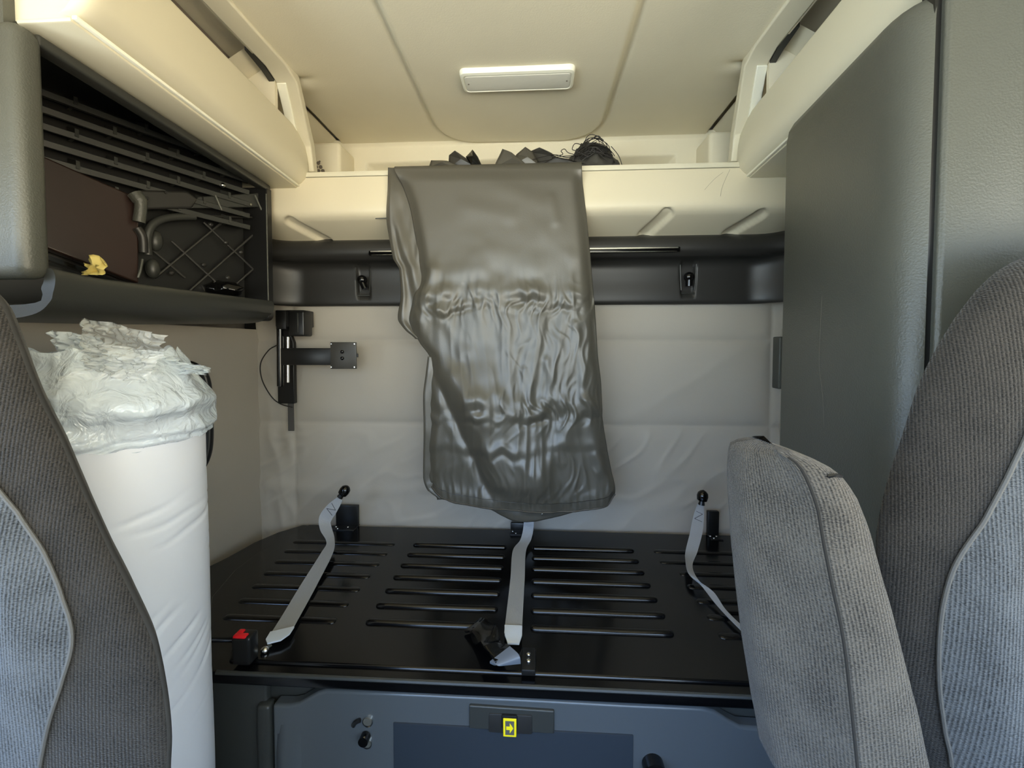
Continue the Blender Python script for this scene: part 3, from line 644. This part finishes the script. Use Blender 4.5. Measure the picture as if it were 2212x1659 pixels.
# ------------------------------------------------------------------ dark vinyl cover
t = thing('vinyl_cover', 'dark vinyl cover draped over the front of the cream rear shelf', 'cover', (.0, 1.37, 1.05))
Lm = [(362, 850), (400, 868), (450, 884), (500, 893), (560, 903), (600, 905), (640, 892), (680, 882), (700, 884), (740, 905), (775, 928), (830, 925), (900, 921), (1000, 920), (1060, 928), (1100, 940)]
Rt = [(362, 1257), (410, 1262), (460, 1268), (520, 1274), (600, 1281), (690, 1288), (770, 1293), (830, 1300), (900, 1303), (960, 1311), (1020, 1322), (1060, 1330), (1100, 1327)]
def botf(u):   # px row of the hem along u in 0..1
    return smooth_tab([(0, 1052), (.05, 1072), (.12, 1084), (.3, 1094), (.5, 1102), (.72, 1103), (.88, 1096), (.96, 1090), (1, 1070)], u)
YC = 1.368
def cov_d(u, py, px):
    x = px/100; y = py/100
    d = .010*math.sin(u*math.pi)**.5
    d -= .013*math.exp(-((u-.0)/.04)**2)*ss(360, 420, py)
    d -= .016*math.exp(-((u-1.0)/.04)**2)
    lo = ss(560, 660, py)
    # long vertical draws
    wx = x+.25*nz(x*.7, y*.5, 2)
    d += lo*.0045*(ridge(wx*1.7, y*.22, 3)-.5)+lo*.0022*(ridge(wx*4.5, y*.5, 9)-.5)
    # curved horizontal swags
    for yb, am, wd_, fx in ((560, .0025, 22, 1.0), (632, .0065, 15, 1.3), (664, .0045, 9, 2.0), (868, .007, 17, 1.6), (898, .0055, 10, 2.4), (962, .005, 11, 1.5)):
        yy_ = yb+20*nz(x*fx, yb*.1)+9*nz(x*4, yb)
        k = (.35+1.3*max(0, nz(x*1.6, yb*.031, 5)+.25)); t_ = (py-yy_)/wd_
        d += .7*am*k*(math.exp(-t_*t_)-.55*math.exp(-((py-yy_-wd_*1.5)/(wd_*.7))**2))
    # short sharp creases
    q = x+.35*nz(x*1.5, y*1.5, 2)
    s_ = math.exp(-((py-655)/38)**2)+.5*math.exp(-((py-760)/70)**2)*ss(.35, .6, u)+1.2*math.exp(-((py-885)/42)**2)*ss(.2, .55, u)+.7*math.exp(-((py-1045)/55)**2)
    d += s_*.0034*(max(0, ridge(q*4.6, y*1.5+.6*q, 6)-.35)*1.5)
    # big diagonal fold lower left
    dd = seg_d(px, py, 925, 785, 1060, 1075); side = (px-925)*(1075-785)-(py-785)*(1060-925)
    fd = ss(730, 880, py)*ss(1098, 1040, py)
    if side > 0: d += fd*(.030*ss(0, 46, dd)*ss(200, 70, dd))
    else: d -= fd*.004*ss(0, 30, dd)
    d -= .007*math.exp(-(dd/10)**2)*fd
    for ax, ay, bx_, by_, am, wd_ in ((1172, 1020, 1262, 868, .009, 20), (1130, 1000, 1200, 1085, .005, 14), (935, 585, 902, 690, .012, 16), (965, 640, 905, 725, .009, 18), (1045, 905, 985, 815, .008, 20),
                                   (1245, 700, 1262, 860, .007, 9), (1180, 780, 1215, 880, .005, 10), (1135, 800, 1150, 870, .004, 9), (1080, 850, 1110, 900, .006, 12), (940, 600, 1040, 585, .006, 20),
                                   (1090, 410, 1170, 440, .003, 22), (1010, 450, 1100, 470, .003, 20), (1190, 430, 1200, 480, .003, 12), (950, 660, 1000, 760, .006, 16), (1290, 980, 1322, 1060, .006, 10)):
        dd = seg_d(px, py, ax, ay, bx_, by_); d += .65*am*math.exp(-(dd/wd_)**2)
    d += .0022*nz(x*1.1, y*1.1, 8)+.0007*nz(x*3.2, y*3.2, 4)*ss(380, 520, py)
    hb = botf(u); d += .0035*ridge(x*7, 3)*math.exp(-((py-hb+18)/16)**2)
    return d
rows = []
NU, NV = 190, 300
for j in range(NV+1):
    v = j/NV; row = []
    for i in range(NU+1):
        u = i/NU; hb = botf(u); py = 364+(hb-364)*v
        px = smooth_tab(Lm, py)+(smooth_tab(Rt, py)-smooth_tab(Lm, py))*u
        d = cov_d(u, py, px); d *= ss(362, 395, py)
        p = at(px, py, YC); p.y -= d*1.15; row.append(p)
    rows.append(row)
# over the shelf edge and back
back = []
for k, (dy, z) in enumerate(((.10, 2.190), (.05, 2.191), (.02, 2.191), (.006, 2.190))):
    back.append([V((p.x, YC+dy+.004, z+.002*nz(p.x*12, k)*(k < 3))) for p in rows[0]])
bm = BM(); grid(bm, back+rows); mc = obj('front_sheet', bm, M_vinyl, t, solid=.0016, angle=180)
# hem band
bm = BM(); P = [rows[-1][i]+V((0, -.002, .0)) for i in range(0, NU+1, 2)]; tube(bm, P, .0028, 6)
P2 = [rows[-9][i]+V((0, -.002, .0)) for i in range(4, NU-3, 2)]; tube(bm, P2, .0011, 5); obj('hem', bm, M_vinylb, mc)
# rear layers
def sheet(name, pts_l, pts_r, y0, y1, Y, m, fn, par, nu=40, nv=90):
    R_ = []
    for j in range(nv+1):
        py = y0+(y1-y0)*j/nv; row = []
        for i in range(nu+1):
            u = i/nu; px = smooth_tab(pts_l, py)+(smooth_tab(pts_r, py)-smooth_tab(pts_l, py))*u
            p = at(px, py, Y); p.y -= fn(u, py, px); row.append(p)
        R_.append(row)
    bm = BM(); grid(bm, R_); return obj(name, bm, m, par, solid=.0016, angle=180)
sheet('side_fold', [(360, 838), (410, 838), (470, 835), (520, 842), (560, 850), (580, 862), (640, 866), (690, 860), (715, 878), (735, 900)],
      [(360, 900), (600, 930), (735, 960)], 362, 732, 1.384, M_vinyl, lambda u, py, px: .010*math.exp(-((u-.45-.2*math.sin(py/90))/.16)**2)*ss(362, 420, py)+.007*math.exp(-((u-.1)/.07)**2)*ss(362, 400, py)+.004*nz(px/14, py/50), t)
sheet('rear_sheet', [(760, 926), (800, 922), (850, 916), (930, 917), (1030, 916), (1055, 924), (1075, 945)], [(760, 1150), (1075, 1150)], 770, 1078, 1.384, M_vinyl,
      lambda u, py, px: .006*ridge(px/13, py/170)+.006*math.exp(-(u/.05)**2)+.003*nz(px/30, py/40), t)
# hanging tongue below hem
R_ = []
for v in fr(0, 1, 12):
    row = []
    for u in fr(0, 1, 30):
        px = 1055+205*u; pb = 1098+ (28*math.sin(math.pi*min(1, u*1.15+.02))**.7 if u < .85 else 6); pb = smooth_tab([(0, 1098), (.12, 1112), (.28, 1126), (.45, 1127), (.62, 1121), (.8, 1112), (1, 1100)], u)
        py = 1080+(pb-1080)*v; p = at(px, py, 1.378); p.y -= .006*math.sin(math.pi*v)+.003*nz(px/12, py/14); row.append(p)
    R_.append(row)
bm = BM(); grid(bm, R_); tg = obj('lower_tongue', bm, M_vinyl, t, solid=.002, angle=180)
bm = BM(); p = at(1171, 1110, 1.37); ball(bm, p, .0045, (1, .6, 1), 12); tag(obj('snap_button', bm, M_chrome, tg), 'small bright snap button')
# loose folds standing on the shelf
def flap(name, poly, Y, dep, m=M_vinylb, par=None):
    bm = BM(); P = [at(px, py-(6 if py < 358 else 0), Y) for px, py in poly]; c = sum(P, V((0, 0, 0)))/len(P)
    n = len(P); vs = [bm.verts.new(p+V((0, dep*math.sin(i*2.1), 0))) for i, p in enumerate(P)]; cc = bm.verts.new(c+V((0, -.018, 0)))
    for i in range(n): bm.faces.new((vs[i], vs[(i+1) % n], cc))
    bmesh.ops.subdivide_edges(bm, edges=bm.edges[:], cuts=3, use_grid_fill=True)
    for v in bm.verts: v.co.y += .006*nz(v.co.x*25, v.co.z*25)
    return obj(name, bm, m, par, solid=.0015, angle=30)
flap('loose_fold', [(925, 364), (930, 350), (968, 356), (1000, 364)], 1.42, .01, M_vinyl, t)
flap('loose_fold', [(968, 364), (968, 337), (985, 337), (1010, 350), (1030, 360), (1028, 364)], 1.44, .02, M_vinylb, t)
flap('loose_fold', [(1006, 345), (1014, 332), (1022, 333), (1032, 345), (1043, 362), (1020, 362)], 1.43, .015, M_blackg, t)
flap('loose_fold', [(1067, 362), (1085, 325), (1105, 338), (1140, 358), (1140, 364)], 1.42, .01, M_vinyl, t)
flap('loose_fold', [(1100, 364), (1115, 335), (1135, 328), (1150, 334), (1172, 358), (1168, 364)], 1.45, .02, M_vinyl, t)
flap('loose_fold', [(1140, 364), (1142, 329), (1165, 330), (1192, 338), (1215, 352), (1260, 358), (1300, 364)], 1.47, .02, M_vinylb, t)

# ------------------------------------------------------------------ bundle of cords
t = thing('cord_bundle', 'tangled bundle of thin black cords on the rear shelf beside the vinyl cover', 'cords', at(1290, 360, 1.48))
bm = BM(); b2 = bmesh.new(); bmesh.ops.create_icosphere(b2, subdivisions=5, radius=1)
a = at(1225, 362, 1.48); b = at(1340, 362, 1.48); hh = at(1290, 308, 1.48).z-2.185; cx_ = (a.x+b.x)/2
for v in b2.verts:
    x, y, z = v.co; k = .97+.22*nz(x*2.6, y*2.6, z*2.6)+.10*ridge(x*5, y*5, z*5)
    v.co = V((cx_+x*(b.x-a.x)/2*k, 1.50+y*.045*k, 2.184+max(0, z+.02)*(hh)*k*.97))
join(bm, b2); 
b2 = bmesh.new(); bmesh.ops.create_icosphere(b2, subdivisions=4, radius=1); a = at(1160, 362, 1.49); b = at(1270, 362, 1.49)
for v in b2.verts:
    x, y, z = v.co; k = 1+.2*nz(x*3, y*3, z*3+4)
    v.co = V(((a.x+b.x)/2+x*(b.x-a.x)/2*k, 1.51+y*.04*k, 2.184+max(0, z+.02)*.036*k*(1+.4*x)))
join(bm, b2); obj('dark_cloth', bm, M_vinylb, t, angle=60)
bm = BM(); rnd = random.Random(3)
cc = V((cx_, 1.49, 2.19))
for k in range(34):
    ph = rnd.uniform(-.5, .5); tl = rnd.uniform(-.4, .6); rx = (.066+rnd.uniform(-.02, .010)); rz = hh*(.98+rnd.uniform(-.45, .06)); P = []
    a0 = rnd.uniform(0, 1.2); a1 = rnd.uniform(2.0, 3.1)
    for s_ in fr(0, 1, 14):
        a = a0+(a1-a0)*s_; P.append(cc+V((rx*math.cos(a)+.012*math.sin(a*3+k), -.052*math.sin(a)*(.4+abs(tl))+.01*ph, max(0, rz*math.sin(a))+.003*math.sin(a*5+k))))
    tube(bm, P, .0012, 5)
for pts in ([(1270, 338), (1244, 326), (1236, 322), (1243, 310), (1262, 316), (1290, 330)], [(1190, 338), (1215, 334), (1212, 326), (1220, 322), (1228, 330), (1250, 336)], [(1150, 345), (1195, 334), (1230, 340), (1265, 318), (1290, 306)],
            [(1170, 356), (1200, 340), (1240, 336), (1270, 330)], [(1320, 316), (1336, 336), (1344, 358)], [(1160, 350), (1190, 345), (1196, 340), (1230, 345)]):
    tube(bm, spl([at(px, py, 1.435+.01*i % .03) for i, (px, py) in enumerate(pts)], 6), .0013, 5)
obj('cords', bm, M_cord, t)

# ------------------------------------------------------------------ ceiling lamp
a = atz(1003, 172, 2.412); t = thing('ceiling_lamp', 'white rectangular interior lamp on the beige ceiling', 'lamp', (C0+.01, 1.29, 2.41))
x0, x1 = atz(1003, 195, 2.405).x, atz(1237, 188, 2.405).x; y0, y1 = 1.235, 1.335
def rrect(x0, x1, y0, y1, z, r, n=6):
    o = []
    for cx_, cy_, a0 in ((x1-r, y1-r, 0), (x0+r, y1-r, 90), (x0+r, y0+r, 180), (x1-r, y0+r, 270)):
        o += [V((cx_+r*math.cos(math.radians(a0+90*i/n)), cy_+r*math.sin(math.radians(a0+90*i/n)), z)) for i in range(n+1)]
    return o
bm = BM(); grid(bm, [rrect(x0, x1, y0, y1, 2.416, .018), rrect(x0, x1, y0, y1, 2.400, .018), rrect(x0+.003, x1-.003, y0+.003, y1-.003, 2.394, .016), rrect(x0+.009, x1-.009, y0+.012, y1-.009, 2.392, .012), rrect(x0+.011, x1-.011, y0+.016, y1-.011, 2.395, .01)], cv=True, cap=True)
fo = obj('lamp_frame', bm, M_lamp, t, angle=30)
bm = BM(); grid(bm, [rrect(x0+.012, x1-.012, y0+.018, y1-.012, 2.396, .009), rrect(x0+.013, x1-.013, y0+.019, y1-.013, 2.3925, .009), rrect(x0+.02, x1-.02, y0+.026, y1-.02, 2.3915, .007)], cv=True, cap=True); ln = obj('lens', bm, M_lens, t, angle=30)
for xx in (x0+.022, x1-.022):
    bm = BM(); cyl(bm, (xx, 1.285, 2.3925), (xx, 1.285, 2.3905), .0025, 8); obj('lens_screw', bm, M_liner, ln)

# ------------------------------------------------------------------ monitor mount
t = thing('monitor_arm', 'black swivel monitor mount on the left end of the rear wall', 'monitor mount', at(615, 880, 1.58))
def pbox(bm, px0, py0, px1, py1, Y, dep, r=.002, seg=2):
    a, b = at(px0, py0, Y), at(px1, py1, Y); box(bm, min(a.x, b.x), max(a.x, b.x), Y, Y+dep, min(a.z, b.z), max(a.z, b.z), r, seg)
bm = BM(); prism(bm, [at(597, 688, 1.565), at(620, 688, 1.565), at(626, 720, 1.565), at(634, 740, 1.565), at(636, 872, 1.565), at(600, 872, 1.565)], (0, .02, 0)); wp = obj('wall_plate', bm, M_black, t, bevel=.003)
bm = BM(); pbox(bm, 594, 670, 657, 706, 1.50, .07, .004); pbox(bm, 622, 672, 657, 726, 1.49, .06, .006, 3); pbox(bm, 595, 671, 618, 712, 1.495, .06, .004); ub = obj('pivot_housing', bm, M_black, t)
bm = BM(); pbox(bm, 641, 676, 644, 718, 1.487, .006, .001, 1); tag(obj('edge_glint', bm, M_dark, ub), 'slim raised strip, lighter for an edge glint')  # lighter bar standing in for a glint along the housing edge
bm = BM(); a0, a1 = at(605, 710, 1.50), at(606, 835, 1.50); tube(bm, [a0, a0+V((0, 0, -.002)), a1+V((0, 0, .002)), a1], [.008, .012, .012, .008], 14); obj('hinge_post', bm, M_blackg, t)
bm = BM(); tube(bm, [at(622, 728, 1.52), at(622, 826, 1.52)], .006, 12); obj('hinge_pin', bm, M_chrome, t)
bm = BM(); pbox(bm, 606, 752, 718, 789, 1.485, .022, .004); obj('arm', bm, M_black, t)
bm = BM(); pbox(bm, 713, 739, 770, 797, 1.468, .006, .002); vp = obj('mounting_plate', bm, mat('dark_grey_steel', (58, 56, 52), .4, bump=.1, scale=300), t)
for px, py in ((716, 743), (766, 743), (716, 793), (766, 793)):
    bm = BM(); p = at(px, py, 1.468); cyl(bm, p, p+V((0, -.002, 0)), .0022, 8); obj('plate_hole', bm, M_chrome, vp)
for py in (760, 774):
    bm = BM(); p = at(739, py, 1.466); ball(bm, p, .0065, (1, .7, 1), 12); obj('bolt', bm, M_blackg, vp)
bm = BM(); pbox(bm, 770, 764, 773, 772, 1.47, .006, .001, 1); obj('set_screw', bm, M_black, vp)
bm = BM(); tube(bm, spl([at(598, 746, 1.54), at(580, 757, 1.545), at(563, 785, 1.55), at(566, 820, 1.555), at(585, 855, 1.56), at(605, 872, 1.56), at(632, 880, 1.56)], 7), .0022, 7); obj('cable', bm, M_cord, t)
bm = BM(); pbox(bm, 621, 868, 635, 931, 1.572, .004, .001, 1); tag(obj('tie_strap', bm, M_velcro, t), 'grey fabric tie hanging down')

# ------------------------------------------------------------------ grab handle on left wall
t = thing('grab_handle', 'black grab handle on the left wall behind the wrapped roll', 'handle', atx(440, 1000, -1.07))
P = [V((-1.068, 1.25, 1.565)), V((-1.03, 1.265, 1.555)), V((-1.012, 1.285, 1.52)), V((-1.008, 1.29, 1.44)), V((-1.010, 1.288, 1.30)), V((-1.03, 1.27, 1.235)), V((-1.068, 1.25, 1.215))]
hx = atx(449, 900, -1.01)
dy = hx.y-1.29
P = [p+V((0, dy, (hx.z-1.40)*.9)) for p in P]
bm = BM(); tube(bm, spl(P, 8), .0125, 12); obj('grip', bm, M_black, t)
bm = BM(); box(bm, -1.074, -1.060, P[0].y-.03, P[0].y+.02, P[-1].z-.02, P[0].z+.02, .005); obj('mount_plate', bm, M_black, t)

# ------------------------------------------------------------------ wrapped roll
RX, RY, RR = -.738, .680, .133
t = thing('wrapped_roll', 'tall white roll in plastic wrap standing behind the left seat', 'roll', (RX, RY, 0))
ztop = at(300, 945, RY-RR).z
def wr(a, z):
    u = a*RR
    s_ = 0
    for z0, am, k in ((.78, .003, .34), (.90, .004, .30), (.94, .003, .42), (1.0, .0045, .5), (1.04, .003, .52), (1.10, .004, .55), (1.16, .004, .6), (1.19, .003, .62), (1.28, .0035, .18), (1.345, .004, .26), (1.31, .003, .1), (.70, .003, .4), (1.06, .003, .44)):
        zz = z0+k*(u-.0)+.01*nz(a*2, z0*7); s_ -= am*math.exp(-((z-zz)/.004)**2)*max(0, nz(a*1.5+z0*9, z0*3)+.12)*2.2
    return s_+.004*nz(a*1.5, z*3)
rows = []
for z in fr(0.0, ztop, 330):
    rows.append([V((RX+(RR+wr(a, z)-.012*ss(ztop-.03, ztop, z)**2)*math.cos(a), RY+(RR+wr(a, z)-.012*ss(ztop-.03, ztop, z)**2)*math.sin(a), z)) for a in [2*math.pi*k/120-math.pi for k in range(120)]])
for k_, dz in ((.8, .006), (.4, .010), (.02, .011)): rows.append([V((RX+(p.x-RX)*k_/.92, RY+(p.y-RY)*k_/.92, ztop+dz)) for p in rows[330]])
bm = BM(); grid(bm, rows, cv=True, cap=True); obj('white_wrapping', bm, M_white, t, angle=180)
# milky plastic gathered over the top
rows = []; zt2 = 1.588
for j, v in enumerate(fr(0, 1, 70)):
    row = []
    for k in range(140):
        a = 2*math.pi*k/140
        zb = ztop-.035+.010*nz(math.cos(a)*2, math.sin(a)*2)+.006*nz(a*6, 1)
        z = zb+(zt2-zb)*v
        r = RR*(1.02+.035*math.exp(-((v-.15)/.10)**2)*1.0-.55*max(0, v-.35)**1.5)
        c, s_ = math.cos(a), math.sin(a)
        r += .012*nz(c*2.0+v*2, s_*2.0, v*3)+.0035*ridge(c*3+v*3, s_*3, v*4)*ss(0, .1, v)+.004*math.sin(z*420+5*nz(c*2, s_*2))*math.exp(-(v/.12)**2)
        r += .022*math.exp(-((v-.42)/.13)**2)*max(0, math.cos(a-.1))**2
        row.append(V((RX+r*c+.02*v*0, RY+r*s_, z+.018*v*nz(c*3, s_*3, 5))))
    rows.append(row)
bm = BM(); grid(bm, rows, cv=True); tag(obj('milky_bag', bm, M_film2, t, angle=180), 'milky translucent bag gathered over the roll top')
# inner folded plastic crown
bm = BM(); rr = random.Random(5)
b2 = bmesh.new(); bmesh.ops.create_icosphere(b2, subdivisions=5, radius=1)
for v in b2.verts:
    x, y, z = v.co; k = 1+.22*nz(x*2.2, y*2.2, z*2.2)+.07*ridge(x*5, y*5, z*5)
    v.co = V((RX+x*.105*k, RY+y*.10*k, ztop+.012+max(0, z)*.075*k))
join(bm, b2); tag(obj('folded_plastic', bm, film_mat('white_film', .85, (.86, .9, .93)), t, angle=180), 'pale folded plastic')
def film(pts, Y, dep, seed, m=M_film):
    # pts: 4 corners px; crumpled sheet
    A_, B_, C_, D_ = [V((p[0], p[1])) for p in pts]; R_ = []
    for v in fr(0, 1, 40):
        row = []
        for u in fr(0, 1, 56):
            q = A_.lerp(B_, u).lerp(D_.lerp(C_, u), v)
            q.y += 5*nz(u*4, seed); p = at(q.x, q.y, Y)
            p.y += dep*(nz(u*3, v*3, seed)+.5*ridge(u*6, v*5, seed+3)+.25*ridge(u*13, v*9, seed+6)); row.append(p)
        R_.append(row)
    bm = BM(); grid(bm, R_); return tag(obj('clear_film', bm, m, t, angle=180), 'crinkled clear plastic film')
film([(168, 684), (350, 724), (330, 800), (158, 772)], .62, .016, 1)
film([(162, 740), (335, 760), (300, 830), (170, 800)], .58, .018, 4)
film([(330, 755), (425, 800), (430, 812), (320, 800)], .68, .03, 8, M_film2)
film([(95, 712), (200, 728), (200, 800), (110, 790)], .64, .02, 12, M_film2)

# ------------------------------------------------------------------ seats
def cloth_coords(o, co_):
    a = o.data.attributes.new('cloth', 'FLOAT_VECTOR', 'POINT')
    for i, c in enumerate(co_): a.data[i].vector = c
def seat(label, edge, Y, xc, seam, th=.13, zmin=.55):
    t = thing('truck_seat', label, 'seat', (xc, Y+.06, 0), 'cab seats')
    E = sorted((lambda p: (p.z, p.x))(at(px, py, Y+.035)) for px, py in edge); ztop = E[-1][0]; zt = ztop+.05
    S = sorted((lambda p: (p.z, p.x))(at(px, py, Y+.0)) for px, py in seam)
    zs = fr(zmin, E[0][0], 8)[:-1]+fr(E[0][0], ztop, 60)+[ztop+.02, ztop+.035, ztop+.046, zt]
    def xe(z):
        if z <= E[0][0]: return E[0][1]
        if z <= ztop: return smooth_tab(E, z)
        k = (z-ztop)/(zt-ztop); return E[-1][1]+(xc-E[-1][1])*(1-math.sqrt(max(0, 1-k*k)))*.9
    def tk(z): return th*(1 if z < ztop-.06 else max(.12, math.sqrt(max(0, 1-((z-ztop+.06)/(zt-ztop+.061))**2))))
    sg = 1 if xc < 0 else -1
    def hwd(X, z): return max(.09, (xe(z)-xc)*sg) if (X-xc)*sg > 0 else .24*(1 if z < ztop else max(.2, math.sqrt(max(0, 1-((z-ztop)/(zt-ztop+.002))**2))))
    def front(X, z):
        hw = hwd(X, z); q = min(1, abs(X-xc)/hw); s_ = math.sqrt(max(0, 1-q**5))
        return Y+.035-.038*(tk(z)/th)*s_-.008*math.exp(-((q-.72)/.15)**2)*ss(ztop+.02, ztop-.2, z)
    rows = []; cc = []
    for z in zs:
        row = []; al = 0
        for k in range(72):
            a = 2*math.pi*k/72; c, s_ = math.cos(a), math.sin(a)
            X = xc+c; h_ = hwd(X, z); X = xc+h_*c; b_ = s_**.7 if s_ > 0 else 0
            if s_ > 0: X = xc+max(.03, h_-.085*b_*th/.13)*math.copysign(abs(c)**.6, c)
            yy = front(X, z) if s_ <= 0 else Y+.035+tk(z)*.6*b_
            p = V((X, yy+.0012*nz(X*9, z*9), z)); 
            if row: al += (p-row[-1]).length
            row.append(p); cc.append((al, 0, z))
        rows.append(row)
    # cloth columns measured from the front centre line so they run upright
    n = 72
    for r_ in range(len(rows)):
        base = cc[r_*n+54][0]
        for k in range(n): a_, b_, c_ = cc[r_*n+k]; cc[r_*n+k] = (a_-base, b_, c_)
    bm = BM(); grid(bm, rows, cv=True, cap=True); bk = obj('backrest', bm, M_seat, t, angle=180); cloth_coords(bk, cc)
    def xs(z): return smooth_tab(S, z) if S[0][0] <= z <= S[-1][0] else (S[0][1] if z < S[0][0] else S[-1][1])
    rows = []; cc = []
    for z in fr(max(zmin+.02, S[0][0]-.3), min(S[-1][0], ztop-.02), 90):
        x0 = xs(z); x1 = xc-sg*.15; row = []
        for i, u in enumerate(fr(0, 1, 40)):
            X = x0+(x1-x0)*u; y_ = front(X, z)-.0035-.008*min(1, math.sin(math.pi*u)*3); row.append(V((X, y_, z))); cc.append((X, 0, z))
        rows.append(row)
    bm = BM(); grid(bm, rows); ins = obj('seat_insert', bm, M_insert, bk, angle=180); cloth_coords(ins, cc); tag(ins, 'lighter grey centre panel')
    bm = BM(); P = [V((xs(z), front(xs(z), z)-.0025, z)) for z in fr(S[0][0], min(S[-1][0], ztop), 50)]
    tube(bm, P, .0023, 7); obj('piping', bm, M_piping, bk)
    bm = BM(); box(bm, xc-.25, xc+.25, Y-.36, Y+.05, .42, .55, .045, 5); obj('seat_cushion', bm, M_seat, t)
    bm = BM(); box(bm, xc-.19, xc+.19, Y-.30, Y+.08, 0, .42, .02, 3); obj('pedestal', bm, M_black, t)
    return t, bk
seat('charcoal cloth seat at the left, in front of the white wrapped roll',
     [(-80, 592), (-25, 612), (15, 655), (50, 740), (92, 850), (142, 950), (200, 1080), (250, 1190), (300, 1290), (340, 1380), (362, 1480), (372, 1580), (370, 1659)], .42, -.78,
     [(-40, 1000), (0, 1040), (40, 1100), (90, 1190), (135, 1300), (158, 1380), (150, 1450), (125, 1550), (105, 1659), (95, 1720)])
ts, bk = seat('charcoal cloth seat at the right, with a grey armrest folded up',
     [(2225, 548), (2212, 553), (2160, 578), (2110, 625), (2060, 690), (2010, 775), (1980, 840), (1950, 940), (1920, 1030), (1900, 1110), (1892, 1180), (1905, 1300), (1930, 1420), (1965, 1540), (2000, 1659)], .47, .70,
     [(2240, 860), (2212, 890), (2170, 990), (2110, 1120), (2062, 1210), (2042, 1300), (2038, 1400), (2045, 1500), (2062, 1600), (2080, 1680)])
# armrest: lofted upright pad
Lf = [(978, 1655), (990, 1614), (1010, 1603), (1080, 1598), (1200, 1604), (1300, 1611), (1500, 1630), (1659, 1652), (1760, 1668)]
Rf = [(978, 1735), (990, 1775), (1020, 1815), (1060, 1845), (1130, 1873), (1200, 1893), (1300, 1922), (1400, 1948), (1500, 1975), (1659, 2008), (1760, 2030)]
Sf = [(978, 1700), (990, 1728), (1030, 1750), (1080, 1770), (1200, 1793), (1350, 1826), (1500, 1845), (1659, 1862), (1760, 1875)]
def secs(py):
    l, r, m = smooth_tab(Lf, py), smooth_tab(Rf, py), smooth_tab(Sf, py)
    YF_, YB_ = .40, .47
    pl_ = at(l, py, YB_); pm = at(m, py, YF_); pr = at(r, py, YF_+.012); z = at(m, py, YF_).z
    return pl_, pm, pr, z
rows = []
for py in [978, 981, 986, 994, 1005, 1020, 1040, 1065]+fr(1090, 1760, 40):
    pl_, pm, pr, z = secs(py)
    z = at(smooth_tab(Sf, 1100), py, .42).z
    k = ss(976, 1010, py)**.5
    q = [V((pl_.x, .50, z)), V((pl_.x-.0005, .485, z)), V((pl_.x, .462, z)), V((pl_.x+(pm.x-pl_.x)*.35-.001, .44, z)), V((pl_.x+(pm.x-pl_.x)*.75-.002, .418, z)), V((pm.x-.003, .404, z)), V((pm.x, .4025, z)), V((pm.x+.004, .400, z)),
         V((pm.x+(pr.x-pm.x)*.5, .396, z)), V((pr.x-.008, .400, z)), V((pr.x, .412, z)), V((pr.x+.002, .44, z)), V((pr.x, .49, z)), V((pr.x-.008, .52, z)), V((pl_.x+.02, .525, z)), V((pl_.x+.006, .515, z))]
    cc = sum(q, V((0, 0, 0)))/len(q)
    q = [cc+(p-cc)*(.55+.45*k) if k < 1 else p for p in q]
    rows.append([V((p.x, p.y, z)) for p in spl(q+[q[0]], 3)[:-1]])
bm = BM(); grid(bm, rows, cv=True, cap=True)
cc = []
for r_ in rows:
    al = [0]
    for p0, p1 in zip(r_, r_[1:]): al.append(al[-1]+(p1-p0).length)
    cc += [(a_-al[18], 0, r_[0].z) for a_ in al]
ar = obj('armrest', bm, M_arm, ts, angle=180); cloth_coords(ar, cc); tag(ar, 'grey corded cloth armrest folded upright')
bm = BM(); P = [V(r_[18]) for r_ in rows[2:]]; tube(bm, [p+V((0, -.0003, 0)) for p in P], .0016, 6); obj('armrest_seam', bm, M_seat, ar)
bm = BM(); tube(bm, spl([at(1780, 1027, .40)+V((0, -.004, 0)), at(1795, 1022, .40)+V((0, -.006, 0)), at(1812, 1026, .405)+V((0, -.004, 0))], 5), [.0006]+[.0018]*9+[.0006], 6); tag(obj('frayed_nick', bm, M_black, ar), 'small dark tear near the top')
